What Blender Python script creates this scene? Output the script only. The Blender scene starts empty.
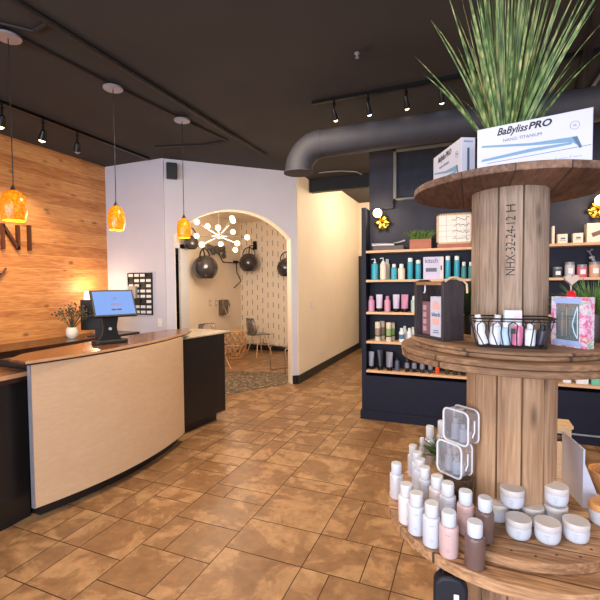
import bpy, bmesh, math, random
from mathutils import Vector, Matrix
random.seed(7)
PI = math.pi
sc = bpy.context.scene
COL = sc.collection

# ------------------------------------------------------------ camera geometry
F = 415.0; TH = 0.0386; RO = 0.0088; PSI = math.atan(170 / 415.0); EYE = Vector((0, 0, 1.55))
def rz(v):
    x, y, z = v
    return Vector((x * math.cos(PSI) - y * math.sin(PSI), x * math.sin(PSI) + y * math.cos(PSI), z))
_c, _s, _cr, _sr = math.cos(TH), math.sin(TH), math.cos(RO), math.sin(RO)
RT = rz((_cr, -_sr * _s, -_sr * _c)); UP = rz((_sr, _cr * _s, _cr * _c)); FW = rz((0, _c, -_s))
def ray(u, v): return FW + RT * ((u - 300) / F) - UP * ((v - 300) / F)
def az(u, v, z): r = ray(u, v); return EYE + r * ((z - 1.55) / r.z)       # world point at height z
def ax(u, v, x): r = ray(u, v); return EYE + r * (x / r.x)
def ay(u, v, y): r = ray(u, v); return EYE + r * (y / r.y)
def ad(u, v, d): return EYE + ray(u, v) * d
def hz(u, v, p): r = ray(u, v); return 1.55 + r.z * math.hypot(p[0], p[1]) / math.hypot(r.x, r.y)
def S(h):                                                                  # sRGB 0..255 -> linear
    return tuple(((c / 255) / 12.92 if c / 255 <= .04045 else ((c / 255 + .055) / 1.055) ** 2.4) for c in h)

cam = bpy.data.cameras.new('camera'); camo = bpy.data.objects.new('camera', cam); COL.objects.link(camo)
m = Matrix((RT, UP, -FW)).transposed().to_4x4(); m.translation = EYE; camo.matrix_world = m
cam.sensor_width = 36; cam.lens = 36 * F / 600; cam.clip_start = .02; cam.clip_end = 100
sc.camera = camo

# ------------------------------------------------------------ materials
MATS = {}
def nn(nt, typ, ins=None, **kw):
    n = nt.nodes.new('ShaderNode' + typ)
    for k, v in kw.items(): setattr(n, k, v)
    for k, v in (ins or {}).items():
        if isinstance(v, bpy.types.NodeSocket): nt.links.new(v, n.inputs[k])
        else: n.inputs[k].default_value = v
    return n
def c4(c): return (c[0], c[1], c[2], 1)
def ramp(nt, fac, stops, interp='LINEAR'):
    r = nn(nt, 'ValToRGB', {'Fac': fac}); cr = r.color_ramp; cr.interpolation = interp
    while len(cr.elements) < len(stops): cr.elements.new(.5)
    for e, (p, c) in zip(cr.elements, stops): e.position = p; e.color = c4(c)
    return r.outputs['Color']
def base(name, rough=.5, metal=0, **kw):
    mt = bpy.data.materials.new(name); mt.use_nodes = True; nt = mt.node_tree
    b = nt.nodes['Principled BSDF']; b.inputs['Roughness'].default_value = rough; b.inputs['Metallic'].default_value = metal
    for k, v in kw.items(): b.inputs[k].default_value = v
    MATS[name] = mt
    return mt, nt, b
def coords(nt, scale=(1, 1, 1), rot=(0, 0, 0), obj=True):
    tc = nn(nt, 'TexCoord'); mp = nn(nt, 'Mapping', {'Vector': tc.outputs['Object'], 'Scale': scale, 'Rotation': rot})
    return mp.outputs['Vector']
def plain(name, c, rough=.5, metal=0, var=.06, sc_=9, **kw):
    if name in MATS: return MATS[name]
    mt, nt, b = base(name, rough, metal, **kw)
    c = S(c)
    nz = nn(nt, 'TexNoise', {'Vector': coords(nt), 'Scale': sc_, 'Detail': 3})
    nt.links.new(ramp(nt, nz.outputs['Fac'], [(.3, [x * (1 - var) for x in c]), (.7, [min(1, x * (1 + var)) for x in c])]), b.inputs['Base Color'])
    return mt
def glow(name, c, s, basec=(255, 255, 255)):
    mt, nt, b = base(name, .4); b.inputs['Base Color'].default_value = c4(S(basec))
    b.inputs['Emission Color'].default_value = c4(S(c)); b.inputs['Emission Strength'].default_value = s
    return mt
def clear(name, c, rough=.03, alpha_mix=.75):                               # thin clear plastic
    mt, nt, b = base(name, rough); b.inputs['Base Color'].default_value = c4(S(c))
    tr = nn(nt, 'BsdfTransparent', {'Color': c4(S(c))}); gl = nn(nt, 'BsdfGlossy', {'Roughness': rough, 'Color': (1, 1, 1, 1)})
    fr = nn(nt, 'Fresnel', {'IOR': 1.5}); ad_ = nn(nt, 'Math', {0: fr.outputs[0], 1: 1 - alpha_mix}, operation='ADD')
    mx = nn(nt, 'MixShader', {0: ad_.outputs[0], 1: tr.outputs[0], 2: gl.outputs[0]})
    d2 = nn(nt, 'MixShader', {0: 1 - alpha_mix, 1: mx.outputs[0], 2: b.outputs[0]})
    nt.links.new(d2.outputs[0], nt.nodes['Material Output'].inputs[0]); return mt
def wood(name, c1, c2, c3, stretch=(1, 1, .08), scale=14, rough=.6, plank=None, seam=(40, 28, 20), knots=0, bump=.25, tonevar=.35):
    """plank = (axis, width, offset): boards of that width counted along that axis; stretch squeezes noise along the grain"""
    mt, nt, b = base(name, rough)
    tc = nn(nt, 'TexCoord').outputs['Object']; sx = nn(nt, 'SeparateXYZ', {0: tc})
    vec = tc; tone = None; seamf = None
    if plank:
        a, w, off = plank
        q = nn(nt, 'Math', {0: sx.outputs[a], 1: off}, operation='ADD'); q = nn(nt, 'Math', {0: q.outputs[0], 1: w}, operation='DIVIDE')
        fl = nn(nt, 'Math', {0: q.outputs[0]}, operation='FLOOR'); fr = nn(nt, 'Math', {0: q.outputs[0]}, operation='FRACT')
        wn = nn(nt, 'TexWhiteNoise', {'W': fl.outputs[0]}, noise_dimensions='1D'); tone = wn.outputs['Value']
        vec = nn(nt, 'VectorMath', {0: tc, 1: nn(nt, 'VectorMath', {0: wn.outputs['Color'], 1: (7, 7, 7)}, operation='MULTIPLY').outputs[0]}, operation='ADD').outputs[0]
        dd = nn(nt, 'Math', {0: fr.outputs[0], 1: .5}, operation='SUBTRACT'); dd = nn(nt, 'Math', {0: dd.outputs[0]}, operation='ABSOLUTE')
        seamf = nn(nt, 'Math', {0: dd.outputs[0], 1: .5 - .0022 / w * 1.0}, operation='GREATER_THAN').outputs[0]
    mp = nn(nt, 'Mapping', {'Vector': vec, 'Scale': stretch}).outputs[0]
    n1 = nn(nt, 'TexNoise', {'Vector': mp, 'Scale': scale, 'Detail': 6, 'Roughness': .6, 'Distortion': .4})
    n2 = nn(nt, 'TexNoise', {'Vector': mp, 'Scale': scale * 6, 'Detail': 3, 'Distortion': .2})
    f = nn(nt, 'Math', {0: n1.outputs['Fac'], 1: n2.outputs['Fac'], 2: 0}, operation='ADD')
    f = nn(nt, 'Math', {0: f.outputs[0], 1: .5}, operation='MULTIPLY').outputs[0]
    if tone:
        t = nn(nt, 'Math', {0: tone, 1: .5}, operation='SUBTRACT'); t = nn(nt, 'Math', {0: t.outputs[0], 1: tonevar}, operation='MULTIPLY')
        f = nn(nt, 'Math', {0: f, 1: t.outputs[0]}, operation='ADD').outputs[0]
    col = ramp(nt, f, [(.32, S(c1)), (.5, S(c2)), (.68, S(c3))])
    if knots:
        kv = nn(nt, 'TexVoronoi', {'Vector': nn(nt, 'Mapping', {'Vector': vec, 'Scale': [min(1, s * 5) for s in stretch]}).outputs[0], 'Scale': knots})
        kf = nn(nt, 'MapRange', {0: kv.outputs['Distance'], 1: .05, 2: .2, 3: .8, 4: 0})
        col = nn(nt, 'MixRGB', {0: kf.outputs[0], 1: col, 2: c4([x * .35 for x in S(c1)])}).outputs[0]
    if seamf: col = nn(nt, 'MixRGB', {0: seamf, 1: col, 2: c4(S(seam))}).outputs[0]
    nt.links.new(col, b.inputs['Base Color'])
    if bump:
        bp = nn(nt, 'Bump', {'Height': f, 'Strength': bump, 'Distance': .01}); nt.links.new(bp.outputs[0], b.inputs['Normal'])
    return mt

M_ceil = plain('ceiling_paint', (54, 50, 48), .9, var=.12, sc_=1.5)
M_white = plain('white_wall_paint', (203, 200, 210), .75, var=.02, sc_=3)
M_cream = plain('cream_wall_paint', (232, 216, 194), .7, var=.03, sc_=2)
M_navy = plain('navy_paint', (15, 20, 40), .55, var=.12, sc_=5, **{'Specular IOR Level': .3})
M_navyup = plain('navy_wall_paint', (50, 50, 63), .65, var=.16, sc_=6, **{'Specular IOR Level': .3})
M_black = plain('black_plastic', (14, 14, 16), .55)
M_blackm = plain('black_metal', (18, 17, 18), .35, .4)
M_basebd = plain('baseboard_paint', (30, 28, 29), .5)
M_darkcab = plain('black_cabinet', (30, 27, 27), .35, var=.1)
M_chrome = plain('chrome', (210, 208, 205), .15, 1)
M_brass = plain('brass', (232, 190, 70), .22, 1)
M_shade_g = plain('grey_globe_gloss', (52, 48, 50), .12, 0, **{'Coat Weight': .6})
M_wht = plain('white_plastic', (210, 211, 216), .35, var=.02)
M_wht2 = plain('frosted_white_plastic', (206, 210, 222), .3, var=.03)
M_ivory = plain('ivory_plastic', (240, 232, 220), .4, var=.02)
M_card = plain('white_card', (232, 230, 230), .6, var=.02)
M_duct = plain('duct_paint', (46, 46, 54), .7, 0, var=.1)
M_pipe = plain('conduit_paint', (34, 29, 26), .6)
M_glassd = plain('dark_glass', (50, 54, 64), .15, var=.15)
M_leafd = plain('grass_dark', (40, 62, 38), .5, var=.4, sc_=40)
M_panel = wood('desk_panel_maple', (198, 166, 134), (203, 172, 140), (209, 179, 148), (.25, 1, 3), 3, .38, bump=0)
M_ctop = wood('counter_wood_top', (82, 54, 38), (106, 72, 50), (134, 94, 66), (1, .1, 1), 12, .22, bump=.05)
M_darktop = wood('dark_counter_top', (38, 24, 18), (58, 38, 28), (80, 54, 38), (1, .1, 1), 12, .22, bump=.05)
M_edge = plain('counter_edge_dark', (52, 30, 24), .4)
M_tanedge = plain('counter_edge_tan', (196, 150, 112), .4)
M_silver = plain('silver_laminate', (150, 150, 160), .35, .3)
M_stone = plain('pale_stone_top', (176, 160, 138), .25, var=.2, sc_=20)
M_cedar = wood('cedar_boards', (160, 98, 50), (196, 130, 74), (218, 158, 98), (1, .12, 1), 9, .5, plank=(2, .162, .018), seam=(228, 172, 112), knots=6, bump=.3, tonevar=.16)  # pale seam colour paints in the lit edges of the boards
M_maple = wood('maple_shelf_wood', (206, 160, 118), (220, 176, 134), (230, 190, 150), (.12, 1, 1), 12, .45, bump=.05)
M_disc = wood('spool_disc_boards', (112, 82, 58), (154, 116, 84), (184, 148, 112), (.12, 1, 1), 16, .7, plank=(1, .13, .03), seam=(66, 46, 34), knots=5, bump=.5, tonevar=.25)
M_disc2 = wood('spool_disc_boards_grey', (88, 64, 52), (124, 94, 76), (152, 122, 102), (1, .12, 1), 16, .7, plank=(0, .14, .01), seam=(66, 48, 40), knots=6, bump=.5, tonevar=.25)
M_disc3 = wood('spool_disc_boards_warm', (132, 94, 62), (186, 142, 102), (220, 182, 140), (.1, 1, 1), 18, .65, plank=(1, .1, .045), seam=(70, 48, 34), knots=5, bump=.5, tonevar=.2)
M_stave = wood('spool_staves', (116, 94, 78), (150, 127, 108), (176, 154, 136), (1, 1, .07), 22, .75, knots=13, bump=.5)
M_stave2 = wood('spool_staves_brown', (134, 100, 72), (164, 128, 96), (186, 152, 120), (1, 1, .06), 16, .75, knots=12, bump=.5)
M_caddy = wood('dark_stained_wood', (34, 28, 30), (50, 42, 44), (66, 56, 58), (1, 1, .1), 30, .6, bump=.2)
M_wlid = wood('wood_lid', (176, 116, 62), (206, 146, 88), (220, 164, 106), (.2, 1, 1), 40, .5, bump=.05)
M_crate = wood('pale_crate_wood', (196, 160, 118), (214, 180, 138), (226, 196, 156), (.2, 1, 1), 30, .6, bump=.1)
M_terra = wood('reddish_planter_wood', (150, 88, 66), (172, 104, 80), (188, 122, 96), (.2, 1, 1), 30, .6, bump=.1)
M_rattan = plain('rattan', (206, 156, 104), .6, var=.2, sc_=30)
M_bulb = glow('lit_bulb', (255, 226, 178), 5)
M_spot = glow('spot_lens', (255, 222, 170), 7)
M_spotc = glow('cool_spot_lens', (214, 240, 255), 5)
M_lamp = glow('lit_lamp_shade', (255, 232, 200), 1.6)
M_clear = clear('clear_plastic', (240, 238, 236), .03, .94)
M_clearb = clear('brown_tinted_plastic', (150, 128, 124), .15, .45)
M_clearw = clear('frosted_clear_plastic', (226, 228, 236), .25, .3)
M_text = plain('black_ink', (14, 14, 18), .6)
M_inkg = plain('grey_ink', (96, 104, 126), .6)

def amber():
    mt, nt, b = base('amber_glass', .25)
    nz = nn(nt, 'TexNoise', {'Vector': coords(nt), 'Scale': 70, 'Detail': 4, 'Distortion': .6})
    z = nn(nt, 'SeparateXYZ', {0: nn(nt, 'TexCoord').outputs['Object']}).outputs[2]
    col = ramp(nt, nz.outputs['Fac'], [(.35, S((216, 92, 8))), (.5, S((232, 116, 12))), (.66, S((244, 146, 24)))])
    nt.links.new(col, b.inputs['Base Color']); nt.links.new(col, b.inputs['Emission Color'])
    b.inputs['Emission Strength'].default_value = .45
    return mt
M_amber = amber()

def floor_mat():
    mt, nt, b = base('stone_floor_tiles', .32)
    at = nn(nt, 'Attribute', attribute_name='tone'); tc = nn(nt, 'TexCoord').outputs['Object']
    vec = nn(nt, 'VectorMath', {0: tc, 1: nn(nt, 'VectorMath', {0: at.outputs['Color'], 1: (9, 9, 9)}, operation='MULTIPLY').outputs[0]}, operation='ADD').outputs[0]
    n1 = nn(nt, 'TexNoise', {'Vector': vec, 'Scale': 3.6, 'Detail': 7, 'Roughness': .62, 'Distortion': .5})
    n2 = nn(nt, 'TexNoise', {'Vector': vec, 'Scale': 14, 'Detail': 5, 'Roughness': .6})
    f = nn(nt, 'Math', {0: n1.outputs['Fac'], 1: nn(nt, 'Math', {0: at.outputs['Fac'], 1: .1}, operation='MULTIPLY').outputs[0]}, operation='ADD')
    blot = ramp(nt, f.outputs[0], [(.49, S((140, 104, 70))), (.54, S((148, 111, 76))), (.575, S((166, 128, 89))), (.72, S((178, 141, 100)))])
    fine = ramp(nt, n2.outputs['Fac'], [(.35, (.78, .76, .74)), (.65, (1.08, 1.06, 1.04))])
    col = nn(nt, 'MixRGB', {0: 1, 1: blot, 2: fine}, blend_type='MULTIPLY').outputs[0]
    nt.links.new(col, b.inputs['Base Color'])
    rr = nn(nt, 'MapRange', {0: n2.outputs['Fac'], 3: .22, 4: .5}); nt.links.new(rr.outputs[0], b.inputs['Roughness'])
    bp = nn(nt, 'Bump', {'Height': n2.outputs['Fac'], 'Strength': .12, 'Distance': .004}); nt.links.new(bp.outputs[0], b.inputs['Normal'])
    return mt
M_floor = floor_mat()
M_grout = plain('grout', (84, 62, 46), .9)
def pebble():
    mt, nt, b = base('pebble_mosaic', .45)
    v = nn(nt, 'TexVoronoi', {'Vector': coords(nt), 'Scale': 26})
    e = nn(nt, 'TexVoronoi', {'Vector': coords(nt), 'Scale': 26}, feature='DISTANCE_TO_EDGE')
    sx = nn(nt, 'SeparateXYZ', {0: v.outputs['Color']})
    col = ramp(nt, sx.outputs[0], [(0, S((74, 64, 52))), (.4, S((112, 98, 78))), (.7, S((146, 124, 96))), (1, S((190, 168, 140)))])
    k = nn(nt, 'Math', {0: e.outputs[0], 1: .08}, operation='LESS_THAN')
    nt.links.new(nn(nt, 'MixRGB', {0: k.outputs[0], 1: col, 2: c4(S((66, 54, 42)))}).outputs[0], b.inputs['Base Color'])
    return mt
M_pebble = pebble()
def wallpaper():
    mt, nt, b = base('dashed_wallpaper', .7)
    s = nn(nt, 'SeparateXYZ', {0: nn(nt, 'TexCoord').outputs['Object']})
    def mth(op, a, b_=None):
        d = {0: a}
        if b_ is not None: d[1] = b_
        return nn(nt, 'Math', d, operation=op).outputs[0]
    xx = mth('DIVIDE', s.outputs[0], .137); col_i = mth('FLOOR', xx); fx = mth('FRACT', xx)
    st = nn(nt, 'TexWhiteNoise', {'W': col_i}, noise_dimensions='1D').outputs['Value']
    zz = mth('ADD', mth('DIVIDE', s.outputs[2], .24), st); fz = mth('FRACT', zz)
    a_ = mth('MULTIPLY', mth('LESS_THAN', fx, .13), mth('LESS_THAN', fz, .5))
    col = nn(nt, 'MixRGB', {0: a_, 1: c4(S((230, 214, 192))), 2: c4(S((134, 116, 100)))}).outputs[0]
    nt.links.new(col, b.inputs['Base Color']); return mt
M_paper = wallpaper()
def floral():
    mt, nt, b = base('pink_floral_print', .4)
    n = nn(nt, 'TexNoise', {'Vector': coords(nt), 'Scale': 38, 'Detail': 3, 'Distortion': 1.5})
    nt.links.new(ramp(nt, n.outputs['Fac'], [(.34, S((150, 180, 150))), (.42, S((224, 212, 224))), (.52, S((226, 168, 200))), (.6, S((200, 70, 140))), (.7, S((236, 210, 170)))]), b.inputs['Base Color'])
    return mt
M_floral = floral()
def grass_mat():
    mt, nt, b = base('grass_blades', .5)
    n = nn(nt, 'TexNoise', {'Vector': coords(nt, (1, 1, .15)), 'Scale': 60, 'Detail': 2})
    nt.links.new(ramp(nt, n.outputs['Fac'], [(.3, S((44, 66, 36))), (.45, S((84, 112, 58))), (.58, S((132, 156, 96))), (.72, S((198, 180, 120)))]), b.inputs['Base Color'])
    return mt
M_grass = grass_mat()
M_grass2 = plain('planter_grass', (98, 130, 58), .5, var=.5, sc_=60)

# ------------------------------------------------------------ mesh helpers
class MB:
    def __init__(s): s.bm = bmesh.new(); s.sm = []
    def _x(s, vs, mat): 
        for v in vs: v.co = mat @ v.co
    def box(s, x0, x1, y0, y1, z0, z1, rot=0, at=(0, 0, 0), M=None):
        r = bmesh.ops.create_cube(s.bm, size=1)['verts']
        m_ = Matrix.Translation(((x0 + x1) / 2, (y0 + y1) / 2, (z0 + z1) / 2)) @ Matrix.Diagonal((x1 - x0, y1 - y0, z1 - z0, 1))
        w = Matrix.Translation(at) @ Matrix.Rotation(rot, 4, 'Z')
        if M is not None: w = M @ w
        s._x(r, w @ m_); return s
    def lathe(s, prof, cx=0, cy=0, cz=0, seg=24, M=None, cap=True):
        rings = []
        for r, z in prof:
            ring = []
            for i in range(seg):
                a = 2 * PI * i / seg
                p = Vector((cx + r * math.cos(a), cy + r * math.sin(a), cz + z))
                if M is not None: p = M @ p
                ring.append(s.bm.verts.new(p))
            rings.append(ring)
        for A, B in zip(rings, rings[1:]):
            for i in range(seg):
                j = (i + 1) % seg
                f = s.bm.faces.new((A[i], A[j], B[j], B[i])); f.smooth = True
        if cap:
            s.bm.faces.new(list(reversed(rings[0]))); s.bm.faces.new(rings[-1])
        return s
    def tube(s, pts, r=.005, seg=8, closed=False):
        pts = [Vector(p) for p in pts]; n = len(pts); rings = []; prev = None
        for i, p in enumerate(pts):
            a = pts[(i - 1) % n] if (closed or i > 0) else p; b = pts[(i + 1) % n] if (closed or i < n - 1) else p
            t = (b - a).normalized()
            if prev is None:
                up = Vector((0, 0, 1)) if abs(t.z) < .9 else Vector((1, 0, 0)); u = t.cross(up).normalized()
            else:
                u = (prev - t * prev.dot(t)).normalized()
            prev = u; w = t.cross(u); rr = r[i] if isinstance(r, (list, tuple)) else r
            rings.append([s.bm.verts.new(p + (u * math.cos(2 * PI * k / seg) + w * math.sin(2 * PI * k / seg)) * rr) for k in range(seg)])
        m_ = n if closed else n - 1
        for i in range(m_):
            A, B = rings[i], rings[(i + 1) % n]
            for k in range(seg):
                f = s.bm.faces.new((A[k], A[(k + 1) % seg], B[(k + 1) % seg], B[k])); f.smooth = True
        if not closed: s.bm.faces.new(list(reversed(rings[0]))); s.bm.faces.new(rings[-1])
        return s
    def prism(s, poly, z0, z1, M=None):
        A = [s.bm.verts.new((M @ Vector((x, y, z0))) if M is not None else (x, y, z0)) for x, y in poly]
        B = [s.bm.verts.new((M @ Vector((x, y, z1))) if M is not None else (x, y, z1)) for x, y in poly]
        n = len(poly)
        s.bm.faces.new(list(reversed(A))); s.bm.faces.new(B)
        for i in range(n): s.bm.faces.new((A[i], A[(i + 1) % n], B[(i + 1) % n], B[i]))
        return s
    def ball(s, p, r, sub=2, sq=(1, 1, 1)):
        v = bmesh.ops.create_icosphere(s.bm, subdivisions=sub, radius=r)['verts']
        s._x(v, Matrix.Translation(p) @ Matrix.Diagonal((*sq, 1)))
        for x in v:
            for f in x.link_faces: f.smooth = True
        return s
    def blade(s, p, d, L, w, droop, n=6):                                   # a folded grass blade
        p = Vector(p); d = Vector(d).normalized(); side = d.cross(Vector((0, 0, 1)))
        if side.length < .05: side = Vector((1, 0, 0))
        side = (Matrix.Rotation(random.uniform(0, PI), 3, d) @ side.normalized()); prev = None
        for i in range(n + 1):
            t = i / n; q = p + d * L * t + Vector((d.x, d.y, 0)) * L * droop * t * t - Vector((0, 0, 1)) * L * droop * .8 * t * t * t
            ww = w * (1 - t ** 2.2) * (.6 + .8 * min(1, t * 3)) / 1.4 + .0002
            a, c, b = s.bm.verts.new(q - side * ww), s.bm.verts.new(q + side.cross(d) * ww * .5), s.bm.verts.new(q + side * ww)
            if prev:
                f = s.bm.faces.new((prev[0], prev[1], c, a)); g = s.bm.faces.new((prev[1], prev[2], b, c)); f.smooth = g.smooth = True
            prev = (a, c, b)
        return s
    def build(s, name, mat, parent=None, loc=(0, 0, 0), rot=0, bevel=0, smooth=False, angle=35):
        bmesh.ops.recalc_face_normals(s.bm, faces=s.bm.faces)
        me = bpy.data.meshes.new(name); s.bm.to_mesh(me); s.bm.free()
        if smooth: me.shade_smooth(); 
        try: me.set_sharp_from_angle(angle=math.radians(angle))
        except Exception: pass
        for m_ in (mat if isinstance(mat, (list, tuple)) else [mat]): me.materials.append(m_)
        o = bpy.data.objects.new(name, me); COL.objects.link(o); o.location = loc; o.rotation_euler.z = rot
        if parent: o.parent = parent
        if bevel:
            b = o.modifiers.new('bevel', 'BEVEL'); b.width = bevel; b.segments = 2; b.limit_method = 'ANGLE'
        return o
def tag(o, label, cat, group=None, kind=None):
    o['label'] = label; o['category'] = cat
    if group: o['group'] = group
    if kind: o['kind'] = kind
    return o
def thing(name, loc, label, cat, rot=0, group=None):
    o = bpy.data.objects.new(name, None); COL.objects.link(o); o.location = loc; o.rotation_euler.z = rot; o.empty_display_size = .05
    return tag(o, label, cat, group)
def struct(o): o['kind'] = 'structure'; return o
def copy_tree(o, parent=None):
    c = o.copy(); COL.objects.link(c)
    if parent: c.parent = parent
    for ch in [x for x in bpy.data.objects if x.parent == o]: copy_tree(ch, c)
    return c
def text(s, size, name, mat, parent, M, fit=None, bold=0, shear=0, bend=None, ext=.0003, align='CENTER'):
    cu = bpy.data.curves.new('t', 'FONT'); cu.body = s; cu.size = size; cu.align_x = align; cu.align_y = 'CENTER'; cu.extrude = ext; cu.offset = bold; cu.shear = shear; cu.resolution_u = 3
    t = bpy.data.objects.new('t', cu); COL.objects.link(t); bpy.context.view_layer.update()
    me = bpy.data.meshes.new_from_object(t.evaluated_get(bpy.context.evaluated_depsgraph_get())); bpy.data.objects.remove(t)
    if fit:
        xs = [v.co.x for v in me.vertices]; w = max(xs) - min(xs); k = fit / w
        for v in me.vertices: v.co.x *= k
    if bend:
        for v in me.vertices: v.co = bend(v.co)
    me.name = name; me.materials.clear(); me.materials.append(mat)
    if M is not None: me.transform(M)
    o = bpy.data.objects.new(name, me); COL.objects.link(o)
    if parent: o.parent = parent
    return o
def front(x, y, z, rot=0):   # text plane facing local -Y (rot about z)
    return Matrix.Translation((x, y, z)) @ Matrix.Rotation(rot, 4, 'Z') @ Matrix.Rotation(PI / 2, 4, 'X')

# ============================================================ SETTING
CH = 3.26
# floor: axis aligned mixed size tiles
fb = bmesh.new(); lay = fb.loops.layers.color.new('tone')
mod = .1617; X0 = -1.33; Y0 = 2.37; used = set()
rnd = random.Random(11)
def tile(i, j, w, h):
    g = .0028; x0 = X0 + i * mod; y0 = Y0 + j * mod
    vs = [fb.verts.new((x, y, 0)) for x, y in ((x0 + g, y0 + g), (x0 + w * mod - g, y0 + g), (x0 + w * mod - g, y0 + h * mod - g), (x0 + g, y0 + h * mod - g))]
    f = fb.faces.new(vs); t = (rnd.random(), rnd.random(), rnd.random(), 1)
    for l in f.loops: l[lay] = t
for ci in range(-12, 17):
    i = ci * 3; j = -32
    if ci == 0: j = -32
    while j < 46:
        if ci == 0 and j == 0: tile(i, 0, 3, 3); j = 3; continue
        room = (-j) if (ci == 0 and j < 0) else 99
        k = rnd.choice(['a', 'b', 'c', 'd', 'e', 'f', 'g', 'b', 'd'])
        if k in 'ad' and room < 3 or k in 'beg' and room < 2: k = 'c'
        if k == 'a': tile(i, j, 3, 3); j += 3
        elif k == 'b': tile(i, j, 2, 2); tile(i + 2, j, 1, 2); j += 2
        elif k == 'c': tile(i, j, 3, 1) if rnd.random() < .5 else (tile(i, j, 2, 1), tile(i + 2, j, 1, 1)); j += 1
        elif k == 'd': tile(i, j, 1, 3); tile(i + 1, j, 2, 2); tile(i + 1, j + 2, 2, 1); j += 3
        elif k == 'e': tile(i, j, 3, 2); j += 2
        elif k == 'f': tile(i, j, 1, 1); tile(i + 1, j, 2, 1); j += 1
        else: tile(i, j, 1, 2); tile(i + 1, j, 2, 2); j += 2
gv = [fb.verts.new(p) for p in ((-7.2, -3.2, -.003), (6.6, -3.2, -.003), (6.6, 10, -.003), (-7.2, 10, -.003))]
gf = fb.faces.new(gv); gf.material_index = 1
me = bpy.data.meshes.new('floor'); fb.to_mesh(me); fb.free(); me.materials.append(M_floor); me.materials.append(M_grout)
fo = bpy.data.objects.new('floor', me); COL.objects.link(fo); struct(fo)

struct(MB().box(-5, 3.3, -3.2, 6.55, CH, CH + .1).build('ceiling', M_ceil))
struct(MB().box(-2.6, 3.3, 6.55, 9.9, 3.46, 3.56).build('ceiling_hall', M_ceil))
struct(MB().prism([(-7.2, 4.64), (-3.90, 4.64), (-2.56, 5.98), (-2.56, 9.0), (-7.2, 9.0)], 3.02, 3.08).build('ceiling_alcove', M_cream))
struct(MB().box(-5.0, -4.88, -3.2, 4.66, 0, CH).build('wall_left', M_cedar))
struct(MB().box(-5.0, -3.84, 4.54, 4.66, 0, CH).build('wall_back', M_white))
# diagonal wall with arched opening
D0 = Vector((-3.84, 4.56, 0)); DM = Matrix.Translation(D0) @ Matrix.Rotation(PI / 4, 4, 'Z') @ Matrix.Rotation(PI / 2, 4, 'X')
DL = 1.93; aL, aR, sp, rise = .115, 1.842, 2.235, .405
def arch_pts(aL, aR, sp, rise, n=24):
    c = (aR - aL) / 2; R_ = (c * c + rise * rise) / (2 * rise); h0 = math.asin(c / R_); xc = (aL + aR) / 2; zc = sp + rise - R_
    return [(xc + R_ * math.sin(-h0 + 2 * h0 * k / n), zc + R_ * math.cos(-h0 + 2 * h0 * k / n)) for k in range(n + 1)]
ap = arch_pts(aL, aR, sp, rise)
poly = [(0, 0), (aL, 0)] + ap + [(aR, 0), (DL, 0), (DL, CH), (0, CH)]
struct(MB().prism(poly, 0, -.15, M=DM).build('wall_arch', M_white))
inn = arch_pts(aL + .001, aR - .001, sp, rise - .001); inn2 = arch_pts(aL + .012, aR - .012, sp - .002, rise - .01)
liner = MB(); pl = [(aL + .001, 0)] + inn + [(aR - .001, 0), (aR - .012, 0)] + inn2[::-1] + [(aL + .012, 0)]
liner.prism(pl, .003, -.156, M=DM); struct(liner.build('trim_1', M_cream))
# hall wall and its end
struct(MB().box(-2.6, -2.46, 5.93, 9.9, 0, 3.46).build('wall_hall', M_cream))
struct(MB().box(-2.6, 3.3, 9.75, 9.9, 0, 3.46).build('wall_hall_end', M_cream))
dh = MB().box(-2.455, -1.6, 9.70, 9.75, 0, 2.2); struct(dh.build('door_1', M_basebd))
struct(MB().box(-2.46, 3.3, 6.55, 6.6, CH, 3.47).build('trim_2', M_ceil))
# navy wall
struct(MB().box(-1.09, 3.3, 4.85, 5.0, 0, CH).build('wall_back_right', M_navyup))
struct(MB().box(3.3, 3.42, -3.2, 9.9, 0, 3.5).build('wall_right', M_white))
# alcove walls
w = MB(); w.box(-5.24, -5.1, 6.6, 8.85, 0, 3.03).box(-5.24, -5.1, 4.66, 5.5, 0, 3.03).box(-5.24, -5.1, 5.5, 6.6, 2.28, 3.03)
struct(w.build('wall_alcove_left', M_cream))
struct(MB().box(-5.24, -2.6, 8.7, 8.84, 0, 3.03).build('wall_alcove_back', M_paper))
struct(MB().box(-7.2, -5.9, 4.6, 8.0, 0, 3.03).build('wall_side_room', M_basebd))
w = MB(); w.box(-5.10, -5.06, 6.41, 6.66, 0, 2.32).box(-5.10, -5.06, 5.4, 5.52, 0, 2.32).box(-5.10, -5.06, 5.4, 6.66, 2.24, 2.36)
struct(w.build('door_2', M_wht))
struct(MB().box(-5.09, -2.6, 8.67, 8.7, 0, .12).build('baseboard_alcove', M_basebd))
# baseboards
w = MB().box(-2.46, -2.44, 5.88, 9.7, 0, .13); struct(w.build('baseboard_hall', M_basebd))
struct(MB().prism([(aR, 0), (DL + .012, 0), (DL + .012, .13), (aR, .13)], .012, -.15, M=DM).build('baseboard_arch', M_basebd))
struct(MB().box(-4.0, -3.84, 4.525, 4.54, 0, .12).build('baseboard_back', M_basebd))
# front wall behind the camera with shop windows
w = MB(); w.box(-5, 3.4, -3.3, -3.2, 0, .5).box(-5, 3.4, -3.3, -3.2, 2.9, CH)
for a, b in ((-5, -4.4), (-2.1, -1.9), (.4, .6), (2.9, 3.4)): w.box(a, b, -3.3, -3.2, .5, 2.9)
struct(w.build('wall_front', M_white))
# pebble mosaic
P = [(-3.55, 4.62), (-3.16, 4.95), (-2.86, 5.48), (-2.62, 5.83), (-2.72, 6.15), (-2.95, 6.55), (-3.5, 6.45), (-4.0, 6.25), (-4.5, 5.6), (-4.0, 5.0)]
struct(MB().prism(P, .0005, .005).build('floor_mosaic', M_pebble))

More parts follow.
